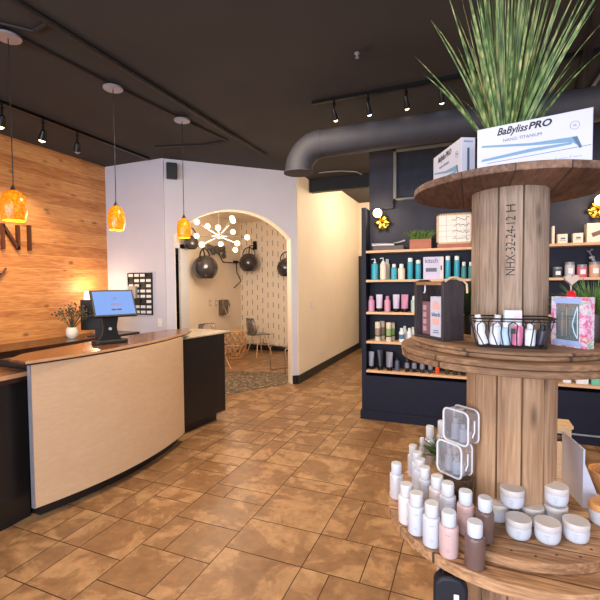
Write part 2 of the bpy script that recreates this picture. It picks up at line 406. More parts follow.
# beam across the hall
tag(MB().box(-2.44, 1.0, 6.42, 6.54, 3.05, CH - .002).build('ceiling_beam', M_black, bevel=.004), 'black beam crossing the hall under the ceiling', 'beam')
# hall cable
pts = [ad(319, 172, 6.2), ad(326, 170, 6.25), ad(340, 168, 6.3), ad(355, 170, 6.3), ad(366, 177, 6.3)]
pts = [Vector((p.x, p.y, CH - .012)) for p in [az(319, 172, CH), az(327, 171, CH), az(341, 170, CH), az(356, 171, CH), az(367, 176, CH)]]
tag(MB().tube(pts, .009).build('cable', M_silver), 'thin pale cable along the ceiling above the black hall beam', 'cable')

# ============================================================ CEILING FITTINGS
tag(MB().tube([(-2.5, -.5, CH - .022), (-2.5, 3.3, CH - .022), (-2.5, 4.95, CH - .022)], .02).build('conduit', M_pipe), 'longer dark pipe on the ceiling to the right of the pendant lamps', 'pipe')
tag(MB().tube([(-2.86, -.5, CH - .015), (-2.86, 1.75, CH - .015), (-2.81, 2.7, CH - .015), (-2.74, 3.5, CH - .015), (-2.66, 4.28, CH - .015), (-3.0, 4.3, CH - .015), (-3.6, 4.12, CH - .015)], .013).build('conduit', M_pipe),
    'thin dark conduit linking the round plates of the pendant lamps', 'pipe')
tag(MB().tube([(-2.82, 1.80, CH - .013), (-2.7, 1.95, CH - .013), (-2.54, 1.93, CH - .013)], .012).build('conduit', M_pipe), 'short dark bent pipe on the ceiling near the leftmost pendant', 'pipe')
for k, (u0, v0, u1, v1, lb) in enumerate(((593, 30, 575, 108, 'dark pipe on the ceiling at the far right behind the tall grass'), (600, 76, 589, 92, 'grey thin pipe on the ceiling just above the big duct at far right'))):
    a, b = az(u0, v0, CH - .04), az(u1, v1, CH - .04); d = (b - a)
    tag(MB().tube([a - d * 1.2, a, b + d * .1], .03 - .015 * k).build('conduit', M_pipe if k == 0 else M_silver), lb, 'pipe')
# tag: small ceiling sprinkler
sp_ = az(357, 53, CH); t = thing('sprinkler', sp_, 'small pale sprinkler head on the dark ceiling', 'sprinkler')
MB().lathe([(.02, 0), (.02, -.006), (.007, -.01), (.007, -.03), (.015, -.032), (.015, -.035)], seg=14).build('sprinkler_head', M_silver, t)
MB().tube([(0, 0, -.005), (.07, -.03, -.005), (.13, -.06, -.005)], .004).build('pipe', M_pipe, t)

# pendants
pend = []
lbs = ['leftmost amber glass pendant lamp, hanging before the cedar wall', 'middle amber glass pendant lamp, hanging by the white wall edge', 'rightmost amber glass pendant lamp, hanging in front of the arch']
def make_pendant(x, y, top, bot, r, lb):
    t = thing('pendant_lamp', (x, y, CH), lb, 'lamp', group='amber pendant lamps over the desk')
    MB().lathe([(.02, -.044), (.075, -.044), (.08, -.04), (.08, -.0295)], seg=28).build('canopy', M_silver, t)
    L = CH - top
    MB().tube([(0, 0, -.044), (0, 0, -L + .02)], .0035).build('cord', M_black, t)
    MB().lathe([(.004, -L + .045), (.008, -L + .03), (.02, -L + .004), (.022, -L - .004)], seg=16).build('socket', M_edge, t)
    H = top - bot
    pr = [(.02, 0), (.42 * r, -.04 * H), (.78 * r, -.16 * H), (.96 * r, -.36 * H), (r, -.55 * H), (.94 * r, -.8 * H), (.8 * r, -H), (.77 * r, -.99 * H), (.9 * r, -.8 * H), (.95 * r, -.55 * H), (.9 * r, -.36 * H), (.7 * r, -.18 * H), (.02, -.05 * H)]
    MB().lathe([(a, z - L) for a, z in pr], seg=32, cap=False).build('lamp_shade', M_amber, t)
    MB().ball((0, 0, -L - .5 * H), .028).build('bulb', M_bulb, t)
    l = bpy.data.lights.new('pendant_light', 'POINT'); l.energy = 9; l.color = (1, .62, .26); l.shadow_soft_size = .03
    lo = bpy.data.objects.new('pendant_light', l); COL.objects.link(lo); lo.location = (x, y, bot - .03)
for (x, y, tp, bt, r), lb in zip(((-2.886, 1.906, 2.205, 2.0, .084), (-2.819, 2.73, 2.234, 2.028, .072), (-2.727, 3.526, 2.235, 2.036, .072)), lbs):
    make_pendant(x, y, tp, bt, r, lb)

def spot(loc, target, e, col, angle=60, blend=.6, size=.03):
    l = bpy.data.lights.new('spot_light', 'SPOT'); l.energy = e; l.color = col; l.spot_size = math.radians(angle); l.spot_blend = blend; l.shadow_soft_size = size
    o = bpy.data.objects.new('spot_light', l); COL.objects.link(o); o.location = loc
    o.rotation_euler = (Vector(target) - Vector(loc)).to_track_quat('-Z', 'Y').to_euler(); return o
# track rail by cedar wall
tx = -4.0
t = thing('light_track', (-4.0, 2.6, CH), 'black double rail light track along the ceiling by the cedar wall', 'light track')
MB().box(-.012, .012, -3, 1.85, -.03, 0).box(.05, .066, -3, 1.8, -.05, -.036).build('rail', M_blackm, t)
def track_head(px, py, lb, lens, target, grp, rail_z=CH, rail=None, drop=.16, on=0, col=(1, .7, .4), en=60, rr=.03):
    p = rail; t = thing('track_spotlight', p, lb, 'spotlight', group=grp)
    MB().tube([(0, 0, 0), (0, 0, -drop * .6)], .009).lathe([(.016, -.05), (.016, -.03)], seg=10).build('stem', M_blackm, t)
    d = (Vector(target) - Vector(p)).normalized(); q = Vector((0, 0, 1)).rotation_difference(-d).to_matrix().to_4x4()
    Mx = Matrix.Translation((0, 0, -drop * .6)) @ q
    MB().lathe([(.012, .03), (rr * .7, .02), (rr, -.03), (rr * 1.15, -.07), (rr * 1.05, -.07), (rr * .9, -.03)], seg=18, M=Mx).build('lamp_head', M_blackm, t)
    MB().ball(Mx @ Vector((0, 0, -.066)), rr * .95).build('bulb', lens, t)
    if on: spot(Vector(p) + Vector((0, 0, -drop * .6)) + d * .1, target, en, col, 75)
G1 = 'spotlights on the track by the cedar wall'
for (u, v, lb, lens, on, tg) in ((2, 116, 'lit spotlight at the left picture end of the cedar wall track', M_spot, 1, (-4.88, 2.6, 1.4)), (43, 124, 'glowing spotlight with warm light, middle of cedar wall track', M_spot, 1, (-4.88, 3.25, 1.7)), (77, 137, 'unlit spotlight nearest the white wall on the cedar wall track', M_silver, 0, (-4.7, 3.9, 1.6))):
    p = ax(u, v, tx); p.z = CH - .03; yy = p.y
    track_head(0, 0, lb, lens, tg, G1, rail=(tx, ax(u, v, tx).y, CH - .03), drop=.22, on=on, col=(1, .76, .5), en=60, rr=.034)
# track over the shelves
t = thing('light_track', (-.6, 3.72, CH), 'black light track on the ceiling above the big duct', 'light track')
MB().box(-.78, 2.6, -.015, .015, -.03, 0).build('rail', M_blackm, t)
G2 = 'spotlights on the track above the duct'
for (u, lb, lens, on) in ((334, 'first lit spotlight from the duct elbow on the shelf track', M_spot, 1), (368, 'second spotlight from the duct elbow, glinting cool white', M_spotc, 1), (406, 'third spotlight from the duct elbow, glowing warm', M_spot, 1), (441, 'fourth spotlight from the duct elbow, beside the grass blades', M_spotc, 1)):
    p = ay(u, 108, 3.72)
    track_head(0, 0, lb, lens, (p.x * 1.0 + .1, 4.8, 1.6), G2, rail=(p.x, 3.72, CH - .03), drop=.17, on=0, col=(1, .85, .66), en=1.5, rr=.022)

# duct
t = thing('ventilation_duct', (-1.60, 3.9, 2.92), 'thick dark round duct running under the ceiling above the navy shelves', 'duct')
R = .132; prof = [(R * math.cos(2 * PI * k / 24), R * math.sin(2 * PI * k / 24)) for k in range(24)]
MB().tube([(.24, 0, 0), (1.6, 0, 0), (3.2, 0, 0), (4.8, 0, 0)], R, seg=28).build('duct_run', M_duct, t)
el = MB(); pts = [(.24 - .24 * math.sin(a), 0, -.24 + .24 * math.cos(a)) for a in [PI / 2 * k / 8 for k in range(9)]]
pts = [(.27, 0, 0)] + pts
el.tube(pts, R + .003, seg=28).build('duct_elbow', M_duct, t, loc=(0, 0, 0))
MB().lathe([(R - .01, -.26), (R + .018, -.26), (R + .018, -.24), (R - .01, -.24)], seg=28).build('flange', M_duct, t)
MB().lathe([(R + .01, -.02), (R + .01, .02)], seg=28, M=Matrix.Translation((1.9, 0, 0)) @ Matrix.Rotation(PI / 2, 4, 'Y')).build('coupling', M_duct, t)

# speaker on the corner
t = thing('wall_speaker', (-3.725, 4.58, 2.985), 'small black speaker mounted high on the white wall corner', 'speaker', rot=.7)
MB().box(-.07, .07, -.06, .06, 0, .2).build('speaker_body', M_black, t, bevel=.01)
MB().box(-.06, .06, -.066, -.06, .01, .19).build('grille', M_basebd, t)
MB().box(-.02, .02, .06, .1, .06, .14).build('bracket', M_blackm, t)

# ============================================================ CEDAR WALL SIGN
M_letter = plain('brown_letter_metal', (84, 44, 30), .4, .3)
t = thing('wall_sign', (-4.865, 3.2, 1.7), 'brown raised letters NI with a script y on the cedar wall', 'sign')
t.rotation_euler.z = PI / 2
def letter(name, segs, w_=.03):     # local x = world y, local -y = world +x
    mb = MB()
    for (x0, z0, x1, z1) in segs:
        L = math.hypot(x1 - x0, z1 - z0); a = math.atan2(z1 - z0, x1 - x0)
        Mx = Matrix.Translation(((x0 + x1) / 2, 0, (z0 + z1) / 2)) @ Matrix.Rotation(-a, 4, 'Y')
        mb.box(-L / 2, L / 2, -.03, .012, -w_ / 2, w_ / 2, M=Mx)
    return mb.build(name, M_letter, t)
letter('letter_n', [(-.13, .27, -.13, .56), (-.13, .55, .04, .285), (.04, .27, .04, .56)])
letter('letter_i', [(.175, .275, .175, .575)])
MB().tube([(-.105, -.01, .06), (-.14, -.01, 0), (-.19, -.01, -.06), (-.25, -.01, -.1)], .011).tube([(-.25, -.01, .07), (-.2, -.01, .0), (-.16, -.01, -.01)], .011).build('script_letter', M_letter, t)

# ============================================================ RECEPTION DESK
t = thing('reception_desk', (-2.85, 2.5, 0), 'curved reception desk with pale maple front panel and wooden top', 'reception desk')
o0 = Vector((-2.85, 2.5))
def arc(y0, y1, x0, x1, bulge, n=24):
    out = []
    for k in range(n + 1):
        s = k / n; out.append((x0 + (x1 - x0) * s + bulge * 4 * s * (1 - s), y0 + (y1 - y0) * s))
    return out
fr_ = arc(1.80, 3.29, -2.615, -2.585, .115)
loc = lambda P_: [(x - o0.x, y - o0.y) for x, y in P_]
bk = [(x - .03, y) for x, y in fr_]
MB().prism(loc(fr_) + loc(bk)[::-1], .1, 1.045).build('front_panel', M_panel, t, smooth=True, angle=30)
MB().prism(loc([(-2.65, 1.797), (-2.615, 1.793), (-2.615, 1.8), (-2.65, 1.805)]), .1, 1.045).build('panel_edge', M_silver, t)
bd = [(x - .045, y) for x, y in arc(1.875, 3.28, -2.642, -2.62, .1)]
MB().prism(loc(bd + [(-3.05, 3.28), (-3.05, 1.875)]), 0, 1.04).build('desk_body', M_darkcab, t)
tf = arc(1.755, 3.58, -2.60, -2.70, .15); tb = [(-2.84, 3.70), (-3.0, 3.55), (-3.0, 2.6), (-2.92, 1.95), (-2.80, 1.78)]
tf2 = [(x + .004, y) for x, y in tf]
MB().prism(loc(tf + tb), 1.06, 1.075).build('desk_top', M_ctop, t)
MB().prism(loc([(x - .012, y) for x, y in tf] + [(-2.84, 3.68), (-2.98, 3.54), (-2.98, 2.6), (-2.90, 1.97), (-2.80, 1.79)]), 1.045, 1.06).build('top_edge', M_edge, t)
ed = MB(); ed.prism(loc(tf2 + tf[::-1]), 1.058, 1.0755); ed.build('nosing', M_tanedge, t)

t = thing('low_desk', (-3.05, 1.2, 0), 'low black desk wing with wooden top at the left picture edge', 'desk')
MB().box(-.4, .31, -1.6, .65, .0, .93).build('desk_body', M_darkcab, t)
MB().box(-.43, .35, -1.6, .66, .975, .995).build('desk_top', M_ctop, t, bevel=.003)
MB().box(-.42, .345, -1.6, .655, .93, .9748).build('top_edge', M_edge, t)
MB().box(.3502, .354, -1.6, .66, .962, .990).build('nosing', M_tanedge, t)

t = thing('side_cabinet', (-2.85, 3.75, 0), 'black cabinet with pale stone top at the right end of the desk', 'cabinet', rot=-.16)
MB().box(-.38, .19, -.36, .35, .1, .985).build('cabinet_body', M_darkcab, t, bevel=.003)
MB().box(-.36, .12, -.34, .27, 0, .1).build('toe_kick', M_darkcab, t)
MB().box(-.4, .2, -.3, .46, .992, 1.01).build('stone_top', M_stone, t, bevel=.003)
MB().box(-.39, .195, -.3, .455, .985, .993).build('top_edge', M_blackm, t)

t = thing('back_counter', (-4.6, 2.2, 0), 'long dark counter standing along the cedar wall', 'counter')
MB().box(-.275, .24, -4, 2.3, 0, .82).build('counter_body', M_darkcab, t)
MB().box(-.279, .3, -4, 2.33, .865, .9).build('counter_top', M_darktop, t)
MB().box(-.279, .296, -4, 2.328, .82, .865).build('top_edge', M_edge, t)
# counter items
p = az(75, 334, .9); p = Vector((-4.60, ax(72, 330, -4.60).y, .9))
t = thing('flower_vase', p, 'small white vase of dried flowers on the counter by the cedar wall', 'vase')
MB().lathe([(.04, 0), (.065, .03), (.072, .07), (.066, .11), (.052, .135), (.047, .135), (.06, .1), (.064, .06), (.035, .012)], seg=24).build('vase', M_ivory, t)
fl = MB(); fb_ = MB()
for k in range(46):
    a = random.uniform(0, 2 * PI); e = random.uniform(.1, .95); L = random.uniform(.16, .3)
    tip = Vector((math.cos(a) * math.sin(e) * L, math.sin(a) * math.sin(e) * L, .12 + math.cos(e) * L)); fl.tube([(0, 0, .1), tip * .5 + Vector((0, 0, .06)), tip], .0018, seg=4)
    for q in range(4):
        fb_.ball(tip + Vector((random.gauss(0, .02), random.gauss(0, .02), random.gauss(0, .022))), random.uniform(.007, .014), sub=1)
fl.build('stems', M_leafd, t); o = fb_.build('flowers', plain('dried_flowers', (92, 84, 62), .8, var=.6, sc_=60), t); o['kind'] = 'stuff'
p = Vector((-4.60, 4.22, .9))
t = thing('computer_monitor', (-4.47, ax(97, 330, -4.47).y, .9), 'black computer monitor on the back counter behind the payment terminal', 'monitor', rot=.42)
MB().box(-.2, .22, -.012, .012, .08, .47).build('screen', M_black, t, bevel=.004)
MB().box(-.03, .03, .012, .04, 0, .2).box(-.1, .1, -.07, .09, 0, .012).build('stand', M_blackm, t)
t = thing('table_lamp', (-4.68, ax(96, 300, -4.68).y, .9), 'lit white drum table lamp behind the black monitor', 'lamp')
MB().lathe([(.07, 0), (.07, .012), (.012, .02), (.012, .42)], seg=20).build('lamp_base', M_silver, t)
MB().lathe([(.15, .38), (.14, .58), (.137, .58), (.145, .385)], seg=28, cap=False).build('lamp_shade', M_lamp, t)
l = bpy.data.lights.new('table_lamp_light', 'POINT'); l.energy = 5; l.color = (1, .72, .42); l.shadow_soft_size = .05
lo = bpy.data.objects.new('table_lamp_light', l); COL.objects.link(lo); lo.location = (-4.68, ax(96, 300, -4.68).y, 1.51)

# POS terminal
p = az(110, 343, 1.0755)
t = thing('payment_terminal', (p.x, p.y, 1.0755), 'tilted touchscreen payment terminal with blue screen on the desk top', 'payment terminal', rot=1.12)
MB().prism([(-.13, -.06), (-.11, -.075), (.1, -.075), (.13, -.055), (.13, .05), (-.13, .05)], 0, .03).build('base', M_black, t, bevel=.006)
Mx = Matrix.Rotation(-PI / 2, 4, 'X')
MB().prism([(-.1, -.02), (-.066, -.07), (-.056, -.13), (-.075, -.25), (.075, -.25), (.056, -.13), (.066, -.07), (.1, -.02)], -.012, .04, M=Mx).build('stand', M_black, t, bevel=.006)
MB().lathe([(.012, -.018), (.012, -.012)], seg=16, M=Matrix.Translation((0, 0, .12)) @ Matrix.Rotation(PI / 2, 4, 'X') @ Matrix.Translation((0, 0, .03))).build('logo_dot', M_wht, t)
tilt = Matrix.Translation((.03, -.03, .33)) @ Matrix.Rotation(-.5, 4, 'X')
M_screen = glow('blue_screen', (136, 172, 240), .8, (8, 10, 20)); M_screen.node_tree.nodes['Principled BSDF'].inputs['Specular IOR Level'].default_value = .08; M_screen.node_tree.nodes['Principled BSDF'].inputs['Roughness'].default_value = .8
MB().box(-.172, .172, -.006, .02, -.122, .122, M=tilt).build('screen_bezel', M_black, t, bevel=.005); t = [x for x in bpy.data.objects if x.name.startswith('screen_bezel')][0]
MB().box(-.155, .155, -.0075, -.0055, -.105, .105, M=tilt).build('display', M_screen, t)
Tm = tilt @ Matrix.Translation((0, -.008, 0)) @ Matrix.Rotation(PI / 2, 4, 'X')
text('vagaro', .034, 'logo_text', plain('red_ink', (150, 60, 70), .6), t, Tm @ Matrix.Translation((.01, -.012, 0)), fit=.085)
hb = MB(); hp = [(.014 * 16 * math.sin(a) ** 3 / 16, .014 * (13 * math.cos(a) - 5 * math.cos(2 * a) - 2 * math.cos(3 * a) - math.cos(4 * a)) / 16, 0) for a in [2 * PI * k / 24 for k in range(24)]]
hb.tube([Tm @ Matrix.Translation((.01, .035, 0)) @ Vector(q) for q in hp], .0016, seg=5, closed=True); hb.build('logo_mark', M_inkg, t)
MB().box(-.03, .005, -.0085, -.007, -.068, -.056, M=tilt).box(.012, .048, -.0085, -.007, -.068, -.056, M=tilt).build('button', M_text, t)

# card rack on the back wall
t = thing('card_rack', (-4.265, 4.538, 1.14), 'black wall rack holding rows of white cards on the white wall', 'rack')
rk = MB().box(-.21, .21, -.012, 0, 0, .585)
for r_ in range(8): rk.box(-.21, .21, -.03, -.012, r_ * .073 + .004, r_ * .073 + .02)
for c_ in range(5): rk.box(-.21 + c_ * .1045 - .003, -.21 + c_ * .1045 + .003, -.03, -.012, 0, .585)
rk.build('rack_frame', M_black, t)
card = MB().box(-.04, .04, -.004, .004, 0, .038).build('white_card', M_card); k = 0
rown = ['lowest', 'second lowest', 'third lowest', 'fourth lowest', 'fourth from top', 'third from top', 'second from top', 'topmost']
coln = ['left', 'middle left', 'middle right', 'right']
for r_ in range(8):
    for c_ in range(4):
        if (r_, c_) in ((2, 0), (2, 1), (3, 0), (4, 0), (6, 0), (2, 2), (7, 3), (5, 2)): continue
        o = card if k == 0 else card.copy()
        if k: COL.objects.link(o)
        k += 1; o.location = (-4.265 - .157 + c_ * .1045, 4.517, 1.14 + r_ * .073 + .02)
        tag(o, 'white card in the %s row, %s slot of the black wall rack' % (rown[r_], coln[c_]), 'card', 'white cards in the wall rack')
tag(MB().box(-.07, .07, -.02, .02, 0, .17).build('card_box', plain('grey_leaflet', (150, 146, 144), .6), loc=(-4.37, 4.4875, 1.37), bevel=.004), 'grey leaflet box clipped over the left of the black card rack', 'box')
t = thing('wall_outlet', (-3.94, 4.538, .98), 'small white outlet on the white wall above the desk end', 'outlet')
MB().box(-.035, .035, -.008, 0, 0, .11).build('plate', M_ivory, t, bevel=.002)
MB().box(-.015, .015, -.010, -.008, .02, .045).box(-.015, .015, -.010, -.008, .065, .09).build('socket', M_card, t)
for (u, v, lb) in ((312, 305, 'white light switch on the cream hall wall'), (322, 351, 'white outlet low on the cream hall wall')):
    p = ax(u, v, -2.458); t = thing('light_switch' if v < 320 else 'wall_outlet', p, lb, 'switch' if v < 320 else 'outlet', rot=PI / 2)
    MB().box(-.035, .035, -.008, 0, -.06, .06).build('plate', M_wht, t, bevel=.002); MB().box(-.012, .012, -.012, -.008, -.03, .03).build('toggle', M_card, t)

# ============================================================ ALCOVE
cc = ad(219, 236, 6.9)
t = thing('sputnik_chandelier', cc, 'sputnik chandelier with round glowing bulbs hanging behind the arch', 'chandelier')
MB().ball((0, 0, 0), .05).tube([(0, 0, 0), (0, 0, 3.02 - cc.z)], .008).build('hub', M_chrome, t)
offs = [(-14, -12, .2), (16, -13, -.2), (5, -3, -.5), (-24, -1, .1), (-13, 11, -.3), (14, 12, .25), (20, 9, -.2), (27, 0, .15), (-4, 4, .5), (10, -8, .4), (-17, -10, -.35), (12, -19, .1)]
for k, (a, b, c) in enumerate(offs):
    d = (RT * a - UP * b) * (6.9 / F) + FW * c
    MB().tube([(0, 0, 0), d * .88], .007, seg=6).build('arm', M_chrome, t)
    MB().ball(d, .043).build('bulb', M_bulb, t)
l = bpy.data.lights.new('chandelier_light', 'POINT'); l.energy = 60; l.color = (1, .8, .6); l.shadow_soft_size = .35
lo = bpy.data.objects.new('chandelier_light', l); COL.objects.link(lo); lo.location = (cc.x, cc.y - .1, 2.15)
def globe(p, r, lb, face):      # hood dryer; face = local -Y direction rotation
    t = thing('globe_hood', p, lb, 'hood dryer', rot=face, group='grey globe hoods in the alcove')
    prof = []
    for k in range(14):
        a = -PI * .30 + (PI * .80) * k / 13; prof.append((max(.004, r * math.cos(a)), r * math.sin(a)))
    inner = [(max(.003, x * .93), z * .93) for x, z in prof][::-1]
    MB().lathe(prof + inner, seg=32, cap=False).build('hood', M_shade_g, t)
    MB().tube([(.16 * math.sin(a), 0, r * .82 + .17 * math.cos(a)) for a in [-2.2 + 4.4 * k / 16 for k in range(17)]], .013).build('handle', M_blackm, t)
    MB().tube([(0, 0, r), (0, .05, r + .17), (0, r + .08, r + .2)], .014).build('arm', M_blackm, t)
    MB().box(-.05, .05, r + .06, r + .1, r + .1, r + .3).build('mount', M_blackm, t)
p = ax(205, 268, -4.8); globe(p, .25, 'large grey globe hood on the wall, leftmost full one', PI / 2)
p = ay(249, 263, 8.4); globe(p, .225, 'grey globe hood hanging in front of the dashed wallpaper', 0)
p = ay(287, 268, 8.4); globe(p, .225, 'grey globe hood half hidden by the right side of the arch', 0)
p = ax(191, 243, -4.85); globe(p, .14, 'small grey hood near the white door frame in the alcove', PI / 2)
# arm lamp (zig-zag)
p0 = ax(218, 254, -5.05)
t = thing('wall_arm_lamp', ax(236, 262, -5.04), 'thin zigzag jointed black wall arm between the two globe hoods', 'wall lamp'); b0 = Vector(t.location)
loc3 = [ax(u, v, -4.98) - b0 for u, v in ((219, 254), (223, 262), (236, 263))]
MB().tube(loc3, .012).tube([ax(u, v, -4.98) - b0 for u, v in ((236, 262), (237, 273), (241, 281), (234, 288))], .012).build('arm', M_blackm, t)
MB().ball((.03, 0, 0), .035).box(-.06, .03, -.03, .03, -.03, .03).build('joint', M_blackm, t)
t = thing('hair_dryer_holder', ax(221, 306, -5.1), 'small metal holder mounted low on the alcove wall', 'holder', rot=PI / 2)
MB().prism([(-.1, -.2), (.1, -.2), (.2, .02), (.12, .14), (-.1, .14)], 0, .12, M=Matrix.Rotation(PI / 2, 4, 'X')).build('body', plain('brushed_grey', (120, 110, 100), .3, .7), t, bevel=.01)
MB().tube([(-.1, -.13, .0), (-.04, -.17, -.18), (.06, -.17, -.18), (.1, -.13, 0)], .016).build('handle', M_chrome, t)
t = thing('feather_wall_ornament', ax(216, 250, -5.02), 'grey fluffy ornament on the alcove wall beside the chandelier', 'ornament')
ob = MB()
for k in range(26): ob.ball((random.uniform(.0, .06), random.uniform(-.32, .32), random.gauss(0, .045)), random.uniform(.03, .065), sub=1)
ob.build('feathers', plain('grey_feathers', (90, 84, 80), .9, var=.3), t)['kind'] = 'stuff'
for (u, lb) in ((210, 'left of two switch plates on the alcove wall'), (216, 'right of two switch plates on the alcove wall')):
    t = thing('light_switch', ax(u, 303, -5.098), lb, 'switch', rot=PI / 2)
    MB().box(-.04, .04, -.008, 0, -.07, .07).build('plate', plain('beige_plate', (196, 176, 148), .5), t, bevel=.002); MB().box(-.012, .012, -.012, -.008, -.03, .03).build('toggle', M_card, t)
# rattan stool
t = thing('rattan_stool', (-4.66, 7.62, 0), 'open woven barrel shaped rattan stool in the alcove', 'stool')
rs = MB()
def rr_(z): return .2 + .07 * math.sin(PI * z / .56)
for k in range(14):
    for sg in (1, -1):
        rs.tube([(rr_(z) * math.cos(2 * PI * k / 14 + sg * z * 2.4), rr_(z) * math.sin(2 * PI * k / 14 + sg * z * 2.4), z) for z in [.56 * q / 8 for q in range(9)]], .008, seg=5)
for z in (.01, .28, .55): rs.tube([(rr_(z) * math.cos(a), rr_(z) * math.sin(a), z) for a in [2 * PI * q / 20 for q in range(20)]], .012, seg=6, closed=True)
rs.build('woven_body', M_rattan, t); MB().lathe([(.2, .55), (.21, .56), (.2, .575)], seg=24).build('seat', M_rattan, t)
def ghost(loc, rot, lb, s=1):
    t = thing('clear_shell_chair', loc, lb, 'chair', rot=rot, group='clear chairs in the alcove')
    sh = MB(); nu, nv = 12, 12; g = []
    for i in range(nu + 1):
        u = -1 + 2 * i / nu; row = []
        for j in range(nv + 1):
            v = j / nv
            if v < .5: y = -.22 + .44 * v / .5; z = .45 + .05 * u * u * (.4 + v) - .01 * math.sin(PI * v * 2)
            else: k = (v - .5) / .5; y = .22 + .06 * k; z = .45 + .38 * k ** 1.1 + .05 * u * u * (1 - k)
            x = .225 * u * (1 - .25 * max(0, v - .75) / .25 * (1 if abs(u) > .5 else 1)); y -= .05 * u * u * (v > .5)
            row.append(sh.bm.verts.new((x, y, z)))
        g.append(row)
    for i in range(nu):
        for j in range(nv): f = sh.bm.faces.new((g[i][j], g[i + 1][j], g[i + 1][j + 1], g[i][j + 1])); f.smooth = True
    o = sh.build('seat_shell', M_clear, t, smooth=True, angle=80); md = o.modifiers.new('s', 'SOLIDIFY'); md.thickness = .008
    for sx in (-1, 1):
        for sy in (-1, 1):
            MB().tube([(sx * .1, sy * .08, .44), (sx * .22, sy * .2, .008)], [.012, .009], seg=8).build('leg', M_maple, t)
    MB().tube([(-.16, -.14, .25), (.16, .14, .25)], .005).tube([(.16, -.14, .25), (-.16, .14, .25)], .005).tube([(-.16, -.14, .25), (.16, -.14, .25)], .005).tube([(-.16, .14, .25), (.16, .14, .25)], .005).build('bracing', M_blackm, t)
ghost((-4.25, 8.0, 0), 2.6, 'clear shell chair with splayed legs by the dashed wallpaper')
ghost((-4.32, 6.38, 0), 1.2, 'clear shell chair mostly hidden behind the black side cabinet')
# chrome sled chair
t = thing('sled_base_chair', (-3.0, 6.75, 0), 'clear chair on a bent chrome sled frame by the arch', 'chair', rot=-.5)
for sx in (-.22, .22):
    MB().tube([(sx, .22, .78), (sx, .19, .5), (sx, .15, .45), (sx, -.2, .45), (sx, -.235, .42), (sx, -.235, .03), (sx, -.22, .012), (sx, .2, .012)], .011).build('leg', M_chrome, t)
MB().tube([(-.22, .2, .012), (.22, .2, .012)], .011).tube([(-.22, -.15, .45), (.22, -.15, .45)], .009).build('stretcher', M_chrome, t)
MB().box(-.22, .22, -.22, .17, .462, .472).box(-.22, .22, .2, .21, .5, .82).build('seat_shell', M_clear, t)
# shelf inside the dark side room
t = thing('dark_shelving', (-5.75, 6.6, 0), 'dark shelving seen through the white door frame', 'shelving')
s_ = MB()
for z in (.4, .95, 1.5, 2.0): s_.box(-.14, .12, -.8, .6, z, z + .03)
for y in (-.8, .58): s_.box(-.14, .12, y, y + .03, 0, 2.2)
s_.build('shelf_frame', M_black, t)
for k, z in enumerate((.98, 1.53, 2.03)):
    tag(MB().lathe([(.05, 0), (.05, .15), (.02, .18), (.02, .22)], seg=14).build('bottle', M_silver, loc=(-5.70, 6.55 + .08 * k, z + .001)), 'silver bottle on the %s dark shelf past the white door frame' % ('lower', 'middle', 'top')[k], 'bottle', 'silver bottles on the dark shelving')

# ============================================================ NAVY SHELF WALL
SY = 4.637; BW = 4.85
t = thing('shelving_unit', (0, SY, 0), 'navy built-in shelving unit with pale wooden shelves', 'shelving')
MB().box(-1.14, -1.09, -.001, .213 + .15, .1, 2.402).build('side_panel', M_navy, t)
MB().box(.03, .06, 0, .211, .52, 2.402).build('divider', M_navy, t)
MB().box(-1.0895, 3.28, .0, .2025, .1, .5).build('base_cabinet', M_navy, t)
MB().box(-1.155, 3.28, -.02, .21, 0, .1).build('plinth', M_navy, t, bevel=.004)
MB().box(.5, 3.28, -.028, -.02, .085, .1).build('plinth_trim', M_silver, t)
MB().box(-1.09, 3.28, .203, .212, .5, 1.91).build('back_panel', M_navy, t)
SZ = [1.904, 1.577, 1.214, .883, .55]
for z in SZ:
    MB().box(-1.09, .03, 0, .202, z - .013, z + .013).build('shelf', M_maple, t, bevel=.002)
    MB().box(.06, 3.28, 0, .202, z - .013, z + .013).build('shelf', M_maple, t, bevel=.002)
t = thing('pillar_panel', (-.955, 4.72, 2.402), 'navy pillar rising beside the framed dark pane under the duct', 'pillar')
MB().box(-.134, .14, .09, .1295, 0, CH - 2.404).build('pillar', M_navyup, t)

xa, xb = ay(393.5, 170, 4.8).x, ay(474, 170, 4.8).x; zt, zb = ay(393.5, 150, 4.8).z, ay(400, 200, 4.8).z
t = thing('dark_window', (xa, 4.80, zb), 'dark bluish pane in a grey frame on the navy wall behind the spool top', 'window')
W_, H_ = xb - xa, zt - zb
fr = MB(); fr.box(0, .035, -.02, .048, 0, H_).box(W_ - .035, W_, -.02, .048, 0, H_).box(0, W_, -.02, .048, H_ - .03, H_).box(0, W_, -.02, .048, 0, .02); fr.build('frame', plain('grey_window_frame', (116, 114, 112), .5), t, bevel=.004)
MB().box(.035, W_ - .035, .01, .045, .02, H_ - .03).build('pane', M_glassd, t)
